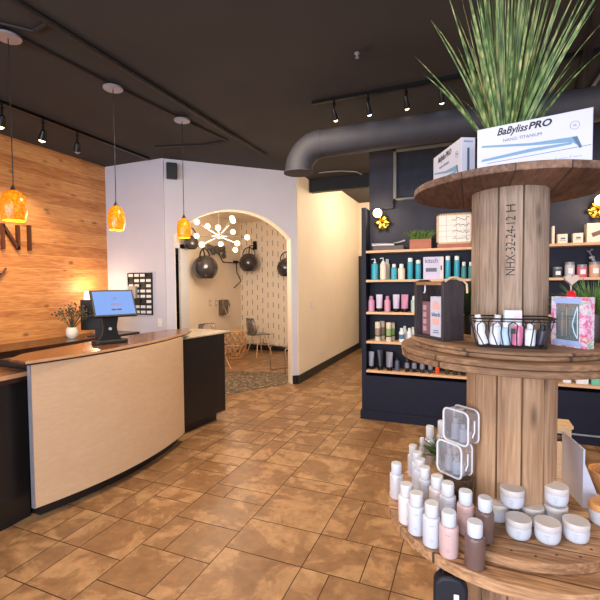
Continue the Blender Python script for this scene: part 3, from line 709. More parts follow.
# small under-shelf brackets
# --- product makers
def colm(c, rough=.35): return plain('tone_%02x%02x%02x' % c, c, rough, var=.04)
def bottle(name, x, y, z, r, h, body, cap, lb, cat='bottle', grp=None, style='cap', label=None):
    t = thing(name, (x, y, z), lb, cat, rot=random.uniform(-.3, .3), group=grp); hb = h * {'cap': .80, 'spray': .86, 'pump': .8, 'tube': 1, 'short': .78}[style]
    if style == 'tube':
        bm_ = MB(); n = 20
        prof = [(r * .78, 0), (r * .8, .22 * h)]
        MB().lathe([(r * .8, 0), (r * .82, .02 * h), (r * .8, .2 * h)], seg=n).build('cap', cap, t)
        g = []
        for k in range(7):
            f = k / 6; zz = h * (.2 + .8 * f); a = r * (.9 + .12 * f); b = r * (.9 * (1 - f) + .1)
            g.append([bm_.bm.verts.new((a * math.cos(2 * PI * i / n), b * math.sin(2 * PI * i / n), zz)) for i in range(n)])
        for A, B in zip(g, g[1:]):
            for i in range(n): q = bm_.bm.faces.new((A[i], A[(i + 1) % n], B[(i + 1) % n], B[i])); q.smooth = True
        bm_.bm.faces.new(g[0][::-1]); bm_.bm.faces.new(g[-1]); bm_.build('tube_body', body, t)
    else:
        MB().lathe([(r * .9, 0), (r, .02 * h), (r, hb * .86), (r * .93, hb * .93), (r * .5, hb), (r * .45, hb)], seg=22).build('bottle_body', body, t)
        if style == 'pump':
            MB().lathe([(r * .42, hb), (r * .42, hb + .06 * h), (r * .14, hb + .07 * h), (r * .14, h)], seg=12).build('collar', cap, t)
            MB().tube([(0, 0, h), (-r * .5, 0, h), (-r * 1.0, 0, h - .025 * h)], r * .13, seg=6).build('pump_nozzle', cap, t)
        elif style == 'spray': MB().lathe([(r * .85, hb * .95), (r * .86, h * .97), (r * .7, h)], seg=18).build('cap', cap, t)
        else: MB().lathe([(r * .62, hb * .97), (r * .62, h * .985), (r * .56, h)], seg=18).build('cap', cap, t)
    if label: 
        MB().lathe([(r * 1.012, h * .22), (r * 1.012, h * .55)], seg=22, cap=False).build('paper_label', label, t)
    return t
def on_shelf(u0, u1, vtop, zi, off=.09):
    """position, radius and height of something the photograph shows on shelf zi"""
    z = SZ[zi] + .0132; Y = SY + off; c = ay((u0 + u1) / 2, 280, Y); a, b = ay(u0, 280, Y), ay(u1, 280, Y)
    p = Vector((c.x, Y, z)); return p, (b.x - a.x) / 2, hz((u0 + u1) / 2, vtop, p) - z
AQ = colm((58, 166, 192)); CAPW = colm((226, 232, 236)); CRM = colm((232, 218, 200)); PNK = colm((206, 150, 176)); PNK2 = colm((196, 132, 168)); BLK = colm((22, 24, 34)); SLV = colm((128, 130, 146)); LAV = colm((196, 190, 216))
g = 'bottles on the second navy shelf'
for (u0, u1, vt, bd_, cp, st, lb, g_, off) in (
    (371.5, 378.5, 259, AQ, CAPW, 'pump', 'turquoise pump bottle, leftmost on the second shelf', g, .09),
    (380, 386.5, 258, CRM, CAPW, 'pump', 'cream pump bottle right of the leftmost turquoise one', g, .06),
    (384.5, 390, 259, CRM, CAPW, 'cap', 'cream bottle tucked behind the cream pump bottle', g, .16),
    (391, 397, 264, AQ, CAPW, 'cap', 'short turquoise bottle between two cream bottles', g, .09),
    (398, 405, 264, CRM, CAPW, 'short', 'short wide cream bottle with white cap on second shelf', g, .09),
    (407.5, 413, 258, AQ, CAPW, 'spray', 'tall turquoise spray can right of the short cream bottle', g, .09),
    (415.5, 421, 260, AQ, CAPW, 'spray', 'turquoise spray can just left of the lavender box', g, .09),
    (445, 450.5, 256, AQ, CAPW, 'spray', 'turquoise spray can just right of the lavender box', g, .09),
    (454, 459.5, 256, AQ, CAPW, 'spray', 'turquoise spray can beside the dark green bottles', g, .09),
    (461, 466.5, 262, colm((70, 130, 138)), CAPW, 'short', 'dark teal bottle with white cap under the framed sign', g, .09),
    (468.2, 472.6, 262, colm((76, 140, 140)), CAPW, 'short', 'teal bottle squeezed against the navy divider', g, .09)):
    p, r, h = on_shelf(u0, u1, vt, 1, off); bottle('product_bottle', p.x, p.y, p.z, r, h, bd_, cp, lb, 'bottle', g_, st)
p, r, h = on_shelf(423.5, 443.5, 257, 1, .08)
t = thing('product_box', p, 'lavender box printed kitsch among the turquoise cans', 'box')
MB().box(-r, r * .62, -.04, .05, 0, h).build('box_body', LAV, t, bevel=.001)
MB().box(r * .62, r, -.035, .05, 0, h).build('side_face', colm((214, 206, 206)), t, bevel=.001)
text('kitsch', .07, 'brand_text', M_inkg, t, front(-.19 * r * 1, -.0408, h * .82), fit=r * 1.25, bold=.001)
MB().box(-r * .75, r * .35, -.0405, -.04, h * .33, h * .5).build('print', M_inkg, t)
MB().box(r * .72, r * .84, -.0357, -.035, h * .4, h * .6).build('print', M_text, t)
g = 'pink products on the third shelf'
for (u0, u1, vt, bd_, st, lb) in ((368, 374.5, 296, PNK, 'short', 'short pink bottle, leftmost on the third shelf'), (376, 382.5, 294.5, LAV, 'tube', 'pale lilac tube, second product on the third shelf'), (384.5, 390.5, 296, PNK, 'short', 'pink bottle between the two lilac tubes'),
    (393, 399.5, 294.5, LAV, 'tube', 'lilac tube right of the middle pink bottle'), (401, 408.5, 294.5, PNK2, 'tube', 'rose pink tube, rightmost pink product on third shelf')):
    p, r, h = on_shelf(u0, u1, vt, 2); bottle('product_tube' if st == 'tube' else 'product_bottle', p.x, p.y, p.z, r, h, bd_, PNK2 if st == 'short' else M_blackm, lb, 'tube' if st == 'tube' else 'bottle', g, st)
p, r, h = on_shelf(411, 417, 296, 2); bottle('product_bottle', p.x, p.y, p.z, r, h, colm((170, 196, 190)), CAPW, 'pale green bottle at the caddy end of the third shelf', 'bottle', None, 'cap')
g = 'cans on the fourth shelf'
KH = colm((150, 132, 110)); GR = colm((134, 168, 104)); IV = colm((214, 206, 184))
for (u0, u1, vt, c, off, lb) in ((375, 380.5, 322, KH, .05, 'tan banded tin can, front left on the fourth shelf'), (379.5, 385, 321, KH, .14, 'tan banded tin can standing behind the front tan one'), (386, 391.5, 322.5, GR, .05, 'green banded tin can, front one on the fourth shelf'), (390, 395, 322.5, GR, .14, 'green banded tin can standing behind the front green one')):
    p, r, h = on_shelf(u0, u1, vt, 3, off); t = thing('tin_can', p, lb, 'can', group=g)
    MB().lathe([(r * .96, 0), (r, .01), (r, h - .01), (r * .95, h)], seg=22).build('can_body', IV, t)
    MB().lathe([(r * 1.01, h * .3), (r * 1.01, h * .68)], seg=22, cap=False).build('label_band', c, t)
    MB().lathe([(r * 1.015, h * .24), (r * 1.015, h * .3)], seg=22, cap=False).build('stripe', M_text, t)
for (u0, u1, vt, bd_, lb) in ((399, 404.5, 328, colm((80, 120, 150)), 'blue and white bottle, front on the fourth shelf'), (402.5, 407, 326, CAPW, 'white bottle behind the blue and white one'), (407, 412, 328, CAPW, 'white bottle nearest the spool on the fourth shelf'), (411, 415, 327, CAPW, 'white bottle partly hidden behind the spool disc edge')):
    p, r, h = on_shelf(u0, u1, vt, 3, .05 if 'front' in lb or 'nearest' in lb else .14); bottle('product_bottle', p.x, p.y, p.z, r, h, CAPW, CAPW, lb, 'bottle', 'white bottles on the fourth shelf', 'short', label=bd_)
g = 'dark products on the bottom shelf'
names5 = [('grey tube, leftmost on the bottom shelf', 368.5, 374, 351.5, SLV, 'tube'), ('tall black tube, second on the bottom shelf', 377, 383.5, 350, BLK, 'tube'), ('silver grey tube, third on the bottom shelf', 386, 393, 352, SLV, 'tube'), ('short slate bottle, fourth on the bottom shelf', 395, 399.5, 357, colm((84, 88, 112)), 'short'),
    ('dark bottle with grey label just under the disc edge', 405, 409.5, 355, BLK, 'cap'), ('dark bottle two places right of the slate bottle', 412, 417, 355, BLK, 'cap'), ('dark bottle third from the orange one', 420, 425, 356, BLK, 'cap'), ('dark blue bottle next left of the orange one', 428.5, 433, 356, colm((40, 50, 76)), 'cap'),
    ('orange bottle, the only orange one on the bottom shelf', 435.5, 440, 356, colm((228, 88, 36)), 'short'), ('olive dark bottle right of the orange one', 445, 450, 357, colm((58, 64, 44)), 'short'), ('dark bottle second right of the orange one', 453.5, 458, 357, colm((48, 54, 42)), 'short'), ('dark bottle beside the spool drum on the bottom shelf', 461.5, 466, 357, BLK, 'short')]
for lb, u0, u1, vt, bd_, st in names5:
    p, r, h = on_shelf(u0, u1, vt, 4, .07); bottle('product_tube' if st == 'tube' else 'product_bottle', p.x, p.y, p.z, r, h, bd_, M_blackm, lb, 'tube' if st == 'tube' else 'bottle', g, st, label=SLV if st == 'cap' else None)
# shelf 1 objects
z1 = SZ[0] + .0132
p, r, h = on_shelf(374, 404, 244, 0, .09)
t = thing('tool_tray', p, 'dark tray on the top navy shelf below the left sconce', 'tray')
MB().box(-r, r, -.06, .06, 0, .012).box(-r, r, -.06, -.054, .012, .05).box(-r, r, .054, .06, .012, .05).box(-r, -r + .006, -.054, .054, .012, .05).box(r - .006, r, -.054, .054, .012, .05).build('tray_body', plain('dark_tray', (84, 72, 70), .5), t)
for k, (dx, dz, a, c, lb) in enumerate(((-.06, .065, .03, M_wht, 'white handled styling tool on top of the dark tray'), (.0, .056, -.12, M_blackm, 'black styling tool lying across the dark tray'), (.06, .08, -.22, M_silver, 'silver styling tool tilted on the dark tray'))):
    t = thing('hair_straightener', (p.x + dx, p.y - .02 + .02 * k, z1 + dz), lb, 'hair tool'); Mx = Matrix.Rotation(a, 4, 'Y')
    MB().tube([Mx @ Vector((-.13, 0, -.004)), Mx @ Vector((.02, 0, 0)), Mx @ Vector((.12, 0, 0))], [.007, .01, .012]).build('barrel', c, t)
    MB().tube([Mx @ Vector((-.13, 0, .012)), Mx @ Vector((.02, 0, .012)), Mx @ Vector((.1, 0, .006))], [.005, .008, .008]).build('clamp', M_blackm if k else M_silver, t)
p, r, h = on_shelf(410, 431.5, 239.5, 0, .09)
t = thing('potted_grass', p, 'short green grass in a reddish rectangular planter on top shelf', 'plant')
MB().box(-r, r, -.05, .05, 0, h).build('planter', M_terra, t, bevel=.003)
gb = MB()
for k in range(260):
    x, y = random.uniform(-r, r) * .9, random.uniform(-.04, .04); gb.blade((x, y, h), (x * 3 + random.gauss(0, .3), random.gauss(0, .35), 1), random.uniform(.07, .15), .004, .25, n=4)
gb.build('grass', M_grass2, t)
p, r, h = on_shelf(437, 471, 246, 0, .09)
t = thing('framed_board', (p.x, p.y + .02, z1), 'wood framed white board with black handwriting on the top shelf', 'sign')
MB().box(-r, r, -.05, .02, 0, .045).build('stand', M_terra, t, bevel=.002)
H_ = hz(454, 213, p) - z1; W_ = r + .01
fr = MB(); fr.box(-W_, -W_ + .02, -.012, .012, .046, H_).box(W_ - .02, W_, -.012, .012, .046, H_).box(-W_, W_, -.012, .012, H_ - .02, H_).box(-W_, W_, -.012, .012, .046, .066); fr.build('frame', M_crate, t)
MB().box(-W_ + .02, W_ - .02, -.004, .006, .066, H_ - .02).build('board', M_ivory, t)
sc_ = MB(); sr = random.Random(4)
for row in range(4):
    zz = H_ - .06 - row * .068; x = -W_ * .1 + sr.uniform(-.02, .02); pts = []
    while x < W_ - .03: pts.append((x, -.005, zz + sr.uniform(-.02, .02))); x += .011
    sc_.tube(pts, .0022, seg=4)
sc_.build('handwriting', M_text, t)
gl_ = MB()
for k in range(1, 4): gl_.box(-W_ + .02, W_ - .02, -.0046, -.0038, .066 + k * .06, .068 + k * .06)
for k in range(1, 4): gl_.box(-W_ + k * .1, -W_ + k * .1 + .002, -.0046, -.0038, .066, H_ - .02)
gl_.build('ruled_lines', M_inkg, t)
sb = MB()
for k in range(14): sb.tube([(-W_ + .03 + k * (2 * W_ - .06) / 13, -.014, H_ - .012), (-W_ + .03 + k * (2 * W_ - .06) / 13, -.016, H_ - .002), (-W_ + .03 + k * (2 * W_ - .06) / 13, 0, H_ + .004)], .003, seg=5)
sb.build('binding', M_blackm, t)
# sconces
def sconce(u, v, lb, gu, gv):
    p = ay(u, v, BW - .002); t = thing('wall_sconce', p, lb, 'sconce', group='brass flower sconces on the navy wall')
    MB().lathe([(.075, 0), (.075, .012), (.06, .02)], seg=24, M=Matrix.Rotation(PI / 2, 4, 'X')).build('back_plate', M_brass, t)
    pt = MB()
    for k in range(6):
        a = 2 * PI * k / 6; c, s = math.cos(a), math.sin(a)
        Mx = Matrix.Rotation(a, 4, 'Y') @ Matrix.Translation((.05, -.04, 0)) @ Matrix.Diagonal((1, .35, .62, 1))
        q = bmesh.ops.create_icosphere(pt.bm, subdivisions=2, radius=.045)['verts']; pt._x(q, Mx)
    pt.build('petals', M_brass, t, smooth=True, angle=80)
    gp = ay(gu, gv, BW - .13) - p
    MB().tube([(0, -.02, 0), (gp.x * .6, -.12, gp.z * .5), (gp.x, gp.y, gp.z - .05)], .008).build('arm', M_brass, t)
    MB().ball(gp, .05, sub=3).build('bulb', M_bulb, t)
    l = bpy.data.lights.new('sconce_light', 'POINT'); l.energy = 5; l.color = (1, .78, .48); l.shadow_soft_size = .05
    lo = bpy.data.objects.new('sconce_light', l); COL.objects.link(lo); lo.location = Vector(p) + gp + Vector((0, -.08, 0))
sconce(383, 223, 'brass flower wall sconce left above the top shelf, globe lit', 377.5, 213)
sconce(597, 210, 'brass flower wall sconce at the far right edge', 601, 200)
# right section objects
def sbox(u0, u1, vt, zi, c, lb, name='product_box', off=.06, dep=.07, grp=None, mark=None):
    p, r, h = on_shelf(u0, u1, vt, zi, off); t = thing(name, (p.x, p.y, p.z), lb, 'box', group=grp)
    MB().box(-r, r, 0, dep, 0, h).build('box_body', c, t, bevel=.002)
    if mark: MB().box(-r * .4, r * .5, -.0008, 0, h * .45, h * .62).box(-r * .6, r * .6, -.0008, 0, h * .3, h * .34).build('print', mark, t)
CRB = colm((240, 226, 200))
sbox(551.5, 554, 226, 0, CRB, 'narrow cream box next to the spool on right top shelf')
sbox(557, 567, 234, 0, CRB, 'small cream box, left of two alike on right shelf', grp='small cream boxes', mark=M_inkg)
sbox(572.5, 582.5, 233, 0, CRB, 'small cream box, right of two alike on right shelf', grp='small cream boxes', mark=M_inkg)
p, r, h = on_shelf(586, 606, 223, 0, .06)
t = thing('product_box', p, 'large cream box with brown roller drawing at the far right', 'box')
MB().box(-r, r, 0, .1, 0, h).build('box_body', CRB, t, bevel=.002)
MB().box(-.04, .1, -.001, 0, h * .38, h * .6, M=Matrix.Translation((0.03, 0, 0)) @ Matrix.Rotation(-.35, 4, 'Y')).build('print', colm((120, 84, 66)), t)
for (u0, u1, vt, c, lb) in ((552.5, 562, 267, colm((78, 92, 92)), 'dark green lidded jar nearest the spool on right shelf'), (564.5, 574.5, 262, colm((196, 196, 206)), 'tall pale grey jar on the right shelf'), (576.5, 587, 264.5, colm((214, 116, 134)), 'pink lidded jar on the right shelf'), (588.5, 600, 262, colm((222, 178, 142)), 'peach jar with silver lid at the far right')):
    p, r, h = on_shelf(u0, u1, vt, 1, .07); t = thing('candle_jar', p, lb, 'jar', group='jars on the right navy shelf')
    MB().lathe([(r * .9, 0), (r, .01), (r, h * .8), (r * .94, h * .82)], seg=24).build('jar_body', c, t); MB().lathe([(r * .96, h * .82), (r * .98, h * .97), (r * .9, h)], seg=24).build('lid', M_silver, t)
    MB().box(-r * .5, r * .5, -r * 1.02, -r * .9, h * .25, h * .6).build('paper_label', colm(tuple(min(255, int(x * 1.15)) for x in (210, 206, 206))), t)
p = ay(598, 262, 4.78); p.z = SZ[1] + .0132
t = thing('deer_figurine', p, 'silver deer figurine behind the peach jar', 'figurine')
MB().ball((0, 0, .12), .04, sq=(1.3, .7, .8)).ball((-.05, 0, .19), .02, sq=(1.3, .8, 1)).tube([(-.02, 0, .13), (-.05, 0, .19)], .014).build('body', M_silver, t)
for sx, sy in ((-.03, .015), (-.03, -.015), (.03, .015), (.03, -.015)): MB().tube([(sx, sy, .11), (sx, sy, .0)], .006).build('leg', M_silver, t)
MB().tube([(-.05, .01, .2), (-.06, .03, .25), (-.03, .045, .27)], .004).tube([(-.05, -.01, .2), (-.08, -.03, .25), (-.06, -.045, .27)], .004).tube([(-.06, 0, .22), (-.09, 0, .26)], .004).build('antlers', M_silver, t)
sbox(564.5, 573, 377.5, 4, CAPW, 'small white box on the lowest right shelf, nearer the spool')
sbox(578, 590.5, 378, 4, CAPW, 'wider white box on the lowest right shelf')
sbox(593.5, 606, 376, 4, colm((110, 190, 160)), 'mint green box on the lowest right shelf')
#@@PART2
# ============================================================ SPOOL DISPLAY
SC = Vector(((.7288 * math.cos(PSI) - 1.45 * math.sin(PSI)), (.7288 * math.sin(PSI) + 1.45 * math.cos(PSI)), 0))
def disc(R, z0, z1, name, mat, t, seg=96, seed=1):
    r_ = random.Random(seed); ph = [r_.uniform(0, 6) for _ in range(3)]
    rr = [R * (1 + .003 * math.sin(5 * a + ph[0]) + .002 * math.sin(11 * a + ph[1])) for a in [2 * PI * k / seg for k in range(seg)]]
    P_ = [(rr[k] * math.cos(2 * PI * k / seg), rr[k] * math.sin(2 * PI * k / seg)) for k in range(seg)]
    return MB().prism(P_, z0, z1).build(name, mat, t, bevel=.003)
def layered(R, z0, z1, name, mats, t, seed):
    zm = (z0 + z1) / 2 + .002
    a = disc(R, zm + .0008, z1, name, mats[0], t, seed=seed); b = disc(R - .004, z0, zm - .0008, name, mats[1], t, seed=seed + 5); return a
def drum(r, z0, z1, n, t, mat, seed):
    r_ = random.Random(seed); P_ = []; a = r_.uniform(0, .4); w = [r_.uniform(.75, 1.3) for _ in range(n)]; k = 2 * PI / sum(w)
    for q in w:
        da = q * k; g = .0035 / r
        for s in range(7):
            b = a + g + (da - 2 * g) * s / 6; P_.append((r * math.cos(b), r * math.sin(b)))
        P_.append(((r - .014) * math.cos(a + da - g * .6), (r - .014) * math.sin(a + da - g * .6))); P_.append(((r - .014) * math.cos(a + da + g * .6), (r - .014) * math.sin(a + da + g * .6)))
        a += da
    return MB().prism(P_, z0, z1).build('drum', mat, t)
t = thing('cable_spool', (SC.x, SC.y, .0005), 'lowest and widest wooden cable spool of the stack, standing on the floor', 'cable spool', group='stacked wooden cable spools')
disc(.411, .706, .7415, 'top_disc', M_disc3, t, seed=3); disc(.411, 0, .04, 'bottom_disc', M_disc3, t, seed=4); drum(.165, .04, .706, 15, t, M_stave2, 5)
t = thing('cable_spool', (SC.x, SC.y, .7422), 'middle wooden cable spool holding white jars on its lower disc', 'cable spool', group='stacked wooden cable spools')
dd_ = disc(.34, 0, .0305, 'bottom_disc', M_disc3, t, seed=6); NAILS = [(a, r_) for a, r_ in [(-2.0 + .2 * k, .305 + .012 * math.sin(k * 3)) for k in range(11)]]
for a, r_ in NAILS: MB().lathe([(.0042, 0), (.0036, .0007)], seg=8, M=Matrix.Translation((r_ * math.cos(a), r_ * math.sin(a), .0304))).build('nail', M_pipe, dd_)
layered(.3645, .547, .5865, 'top_disc', [M_disc, M_disc], t, 7); drum(.1428, .0305, .547, 12, t, M_stave2, 8).location = (.009, .004, 0)
t = thing('cable_spool', (SC.x, SC.y, 1.3292), 'topmost wooden cable spool with stencilled number on its drum', 'cable spool', group='stacked wooden cable spools')
layered(.323, 0, .0248, 'bottom_disc', [M_disc, M_disc], t, 11); disc(.3176, .5288, .5516, 'top_disc', M_disc2, t, seed=12)
dr = drum(.1205, .0248, .5288, 9, t, M_stave, 13)
dr.rotation_euler.z = 0
def on_drum(r, ang, zc):
    def f(co):   # text x runs up the drum, text y runs to the left
        a = ang - co.y / r * 1.0
        rr = r + .0006 + co.z
        return Vector((rr * math.cos(a), rr * math.sin(a), zc + co.x))
    return f
pp = ad(511, 246, 1.4); dv = Vector((pp.x, pp.y, 0)).normalized()   # azimuth towards the stencil
# where that view ray meets the drum
A_ = Vector((dv.x, dv.y)); c_ = Vector((SC.x, SC.y)); bq = A_.dot(c_); tt_ = bq - math.sqrt(max(0, bq * bq - (c_.length_squared - .1205 ** 2))); hit = A_ * tt_ - c_
ang = math.atan2(hit.y, hit.x); zc = hz(511, 246, (hit.x + c_.x, hit.y + c_.y)) - 1.3292
hh = hz(511, 216, (hit.x + c_.x, hit.y + c_.y)) - hz(511, 275, (hit.x + c_.x, hit.y + c_.y))
text('NHX-32-24-12', .04, 'stencil_text', M_text, dr, None, fit=hh, bold=-.0002, bend=on_drum(.1205, ang, zc))
text('H', .04, 'stencil_text', M_text, dr, None, bold=-.0002, bend=on_drum(.1205, ang, zc + hh * .64))

# ---- flat iron boxes
M_box = plain('box_white', (190, 192, 208), .35, var=.01)
M_iron = plain('iron_print_blue', (96, 136, 168), .4); M_irond = plain('iron_print_dark', (60, 88, 120), .4); M_cre = colm((226, 214, 184))
def iron_box(p, rot, w, d, h, lb):
    t = thing('hair_straightener_box', p, lb, 'box', rot=rot, group='white hair straightener boxes')
    t0 = t; t = MB().box(0, w, 0, d, 0, h).build('box_body', M_box, t0, bevel=.0015)
    def poly_(name, pts, mat, lift=.0006):
        M_ = Matrix.Rotation(PI / 2, 4, 'X'); return MB().prism([(x * w, z * h) for x, z in pts], 0, lift, M=M_).build(name, mat, t)
    text('BaByliss', .030, 'brand_text', M_text, t, front(.325 * w, -.0005, .86 * h), fit=.28 * w, bold=.0006, shear=.35)
    text('PRO', .027, 'brand_text', M_text, t, front(.57 * w, -.0005, .865 * h), fit=.2 * w, bold=.0009, shear=.25)
    text('NANO TITANIUM', .013, 'series_text', M_inkg, t, front(.42 * w, -.0005, .67 * h), fit=.34 * w)
    poly_('print_iron', [(.04, .60), (.055, .635), (.5, .52), (.86, .5), (.9, .3), (.84, .4), (.5, .47)], M_iron)
    poly_('print_iron', [(.04, .29), (.055, .34), (.5, .41), (.84, .4), (.84, .36), (.5, .34)], M_iron, .0008)
    poly_('print_iron_tip', [(.84, .5), (.88, .5), (.92, .28), (.9, .26)], M_irond, .001)
    poly_('print_line', [(.1, .235), (.1, .245), (.99, .30), (.99, .29)], M_irond)
    text('---- / ---- / ----', .011, 'small_text', M_inkg, t, front(.77 * w, -.0005, .12 * h), fit=.3 * w)
    rg = MB(); rg.tube([(.86 * w + .011 * math.cos(a), -.0005, .72 * h + .011 * math.sin(a)) for a in [2 * PI * k / 20 for k in range(20)]], .0005, seg=5, closed=True); rg.build('seal_mark', M_inkg, t)
    text('UL', .009, 'seal_text', M_inkg, t, front(.86 * w, -.0005, .72 * h))
    # left end face
    Ml = Matrix.Translation((0, d / 2, h / 2)) @ Matrix.Rotation(-PI / 2, 4, 'Z')
    Mr = Matrix.Translation((w, d / 2, h / 2)) @ Matrix.Rotation(PI / 2, 4, 'Z')
    for Me in (Mr,):
        MB().box(-.004, .004, -.0006, 0, -.06, .05, M=Me).build('print_iron', M_irond, t)
        text('BaByliss', .01, 'brand_text', M_inkg, t, Me @ front(0, -.0005, .072))
    return t0
def camw(x, y, z): v = rz((x, y, 0)); return Vector((v.x, v.y, z))
TOPZ = 1.8811
ang1 = math.atan2(-.165, .244) + PSI
p1 = camw(.556, 1.31, TOPZ); p2 = camw(.80, 1.145, TOPZ); H1 = (hz(476, 130.7, p1) + hz(590, 107, p2)) / 2 - TOPZ
iron_box(p1, ang1, .295, .05, H1, 'large white hair straightener box facing the camera on top of the spool')
a0, a1 = camw(.545, 1.70, TOPZ), camw(.563, 1.455, TOPZ)
iron_box(a0, math.atan2(a1.y - a0.y, a1.x - a0.x), (a1 - a0).length, .05, (hz(431, 159, a0) + hz(460, 137, a1)) / 2 - TOPZ, 'white hair straightener box turned sideways, left of the large one')
# tall grass
p = camw(.735, 1.50, TOPZ)
t = thing('potted_tall_grass', p, 'tall spiky green grass plant on top of the spool behind the boxes', 'plant')
MB().lathe([(.04, 0), (.055, .005), (.062, .11), (.066, .12), (.058, .12), (.052, .1)], seg=24).build('pot', M_black, t)
MB().lathe([(.05, .095), (.052, .105)], seg=20).build('soil', M_edge, t)
gb = MB()
for k in range(165):
    a = random.uniform(0, 2 * PI); e = abs(random.gauss(0, .27)); e = min(e, .62)
    d = (math.cos(a) * math.sin(e), math.sin(a) * math.sin(e), math.cos(e))
    gb.blade((math.cos(a) * .03 * random.random(), math.sin(a) * .03 * random.random(), .1), d, random.uniform(.35, .8), random.uniform(.003, .0088), random.uniform(.0, .14), n=7)
gb.build('grass', M_grass, t)

# ---- middle level
MZ = 1.3542
t = thing('caddy', (-.104, 1.541, MZ), 'dark stained wooden caddy with rope on the middle level of the spool', 'caddy', rot=-.85)
hw, hd = .082, .042
side = lambda x0, x1: [(-hd, 0), (hd, 0), (hd, .175), (hd * .75, .198), (hd * .3, .207), (-hd * .4, .207), (-hd, .2)]
Mxs = lambda x: Matrix.Translation((x, 0, 0)) @ Matrix.Rotation(PI / 2, 4, 'Z') @ Matrix.Rotation(PI / 2, 4, 'X')
for x in (-hw, hw - .012): MB().prism(side(0, 0), 0, .012, M=Mxs(x)).build('side_panel', M_caddy, t, bevel=.001)
MB().box(-hw + .012, hw - .012, -hd, hd, 0, .01).build('bottom_board', M_caddy, t)
MB().box(-hw + .012, hw - .012, -hd, -hd + .008, .188, .2).build('top_rail', M_disc, t); MB().box(-hw + .012, hw - .012, hd - .008, hd, .172, .196).build('top_rail', M_caddy, t)
MB().box(-hw + .012, hw - .012, hd - .008, hd, .01, .06).build('back_slat', M_caddy, t)
MB().tube([(hw + .004, -hd * .9, .2), (hw + .004, -hd * .4, .212), (hw + .006, 0, .214), (hw + .006, hd * .6, .208), (hw + .006, hd + .006, .19), (hw + .006, hd + .008, .16)], .0035).build('rope', M_crate, t)
MB().tube([(-hw * .55, -hd + .02, .187), (-hw * .55, -hd + .02, .165), (-hw * .62, -hd + .02, .16)], .003).build('hook', M_wht, t)
cadM = Matrix.Translation((-.104, 1.541, MZ)) @ Matrix.Rotation(-.85, 4, 'Z')
p = cadM @ Vector((.036, -.024, .0105))
t = thing('product_box', p, 'white box with peach rainbow printed kitsch, standing in the caddy', 'box', rot=-.85)
MB().box(-.031, .031, -.012, .012, 0, .138).build('box_body', M_box, t, bevel=.001)
M_peach = colm((222, 168, 158))
ar = [(.0175 * math.cos(a), .0175 * math.sin(a)) for a in [PI * k / 14 for k in range(15)]]
MB().prism([(.0175, -.012)] + ar + [(-.0175, -.012)], 0, .0008, M=Matrix.Translation((0, -.012, .106)) @ Matrix.Rotation(PI / 2, 4, 'X')).build('rainbow_print', M_peach, t)
text('kitsch', .019, 'brand_text', M_inkg, t, front(0, -.0125, .076), fit=.045, bold=.0006)
MB().box(-.018, .018, -.0128, -.012, .042, .064).build('print', M_peach, t); MB().box(-.016, .016, -.0126, -.012, .013, .016).box(-.013, .013, -.0126, -.012, .02, .023).build('small_print', M_inkg, t)
p = cadM @ Vector((-.034, -.006, .0105))
t = thing('product_box', p, 'mauve box standing left of the rainbow box in the caddy', 'box', rot=-.85)
MB().box(-.03, .03, -.014, .014, 0, .118).build('box_body', colm((132, 92, 100)), t, bevel=.001)
pr_ = MB()
for k in range(4): pr_.box(-.024, -.006, -.0146, -.014, .012 + k * .025, .03 + k * .025)
pr_.build('print', colm((188, 150, 158)), t)
p = cadM @ Vector((.03, .018, .0105))
t = thing('product_box', p, 'tall pale box with dark oval opening behind the rainbow box', 'box', rot=-.85)
MB().prism([(-.012, 0), (.02, 0), (.02, .155), (.014, .16), (-.006, .16), (-.012, .155)], -.008, .008, M=Matrix.Rotation(PI / 2, 4, 'X')).build('box_body', M_box, t)
MB().prism([(.004 + .008 * math.cos(a), .15 + .004 * math.sin(a)) for a in [2 * PI * k / 12 for k in range(12)]], .008, .0086, M=Matrix.Rotation(PI / 2, 4, 'X')).build('oval_opening', M_text, t)
# dark potted grass behind caddy and at right
def pot_grass(p, lb, r, h, n, L, mat, potm):
    t = thing('potted_grass', p, lb, 'plant')
    MB().lathe([(r * .8, 0), (r, h), (r * .9, h), (r * .85, h * .85)], seg=22).build('pot', potm, t)
    gb = MB()
    for k in range(n):
        a = random.uniform(0, 2 * PI); e = min(.95, abs(random.gauss(0, .33 if n < 300 else .6)))
        gb.blade((math.cos(a) * r * .5 * random.random(), math.sin(a) * r * .5 * random.random(), h * .8), (math.cos(a) * math.sin(e), math.sin(a) * math.sin(e), math.cos(e)), random.uniform(.5, 1) * L, .0022, random.uniform(.05, .4), n=5)
    gb.build('grass', mat, t)
pot_grass((.0, 1.702, MZ), 'dark green potted grass between the caddy and the spool drum', .028, .07, 200, .19, M_leafd, M_black)
pot_grass((.375, 1.625, MZ), 'green potted grass behind the pink gift box at the right edge', .042, .09, 420, .16, M_grass2, colm((52, 34, 34)))
t = thing('heart_ornament', (.302, 1.572, MZ), 'pale furry heart shaped ornament above the pink gift box', 'ornament', rot=.2)
hp = [(.021 * math.sin(a) ** 3, .019 * (13 * math.cos(a) - 5 * math.cos(2 * a) - 2 * math.cos(3 * a) - math.cos(4 * a)) / 16) for a in [2 * PI * k / 36 for k in range(36)]]
MB().prism(hp, -.008, .008, M=Matrix.Translation((0, 0, .203)) @ Matrix.Rotation(PI / 2, 4, 'X')).build('heart', colm((190, 164, 146)), t, bevel=.004)
MB().tube([(0, 0, 0), (0, 0, .19)], .0018).build('stick', M_crate, t); MB().lathe([(.014, 0), (.014, .004)], seg=14).build('base', M_crate, t)
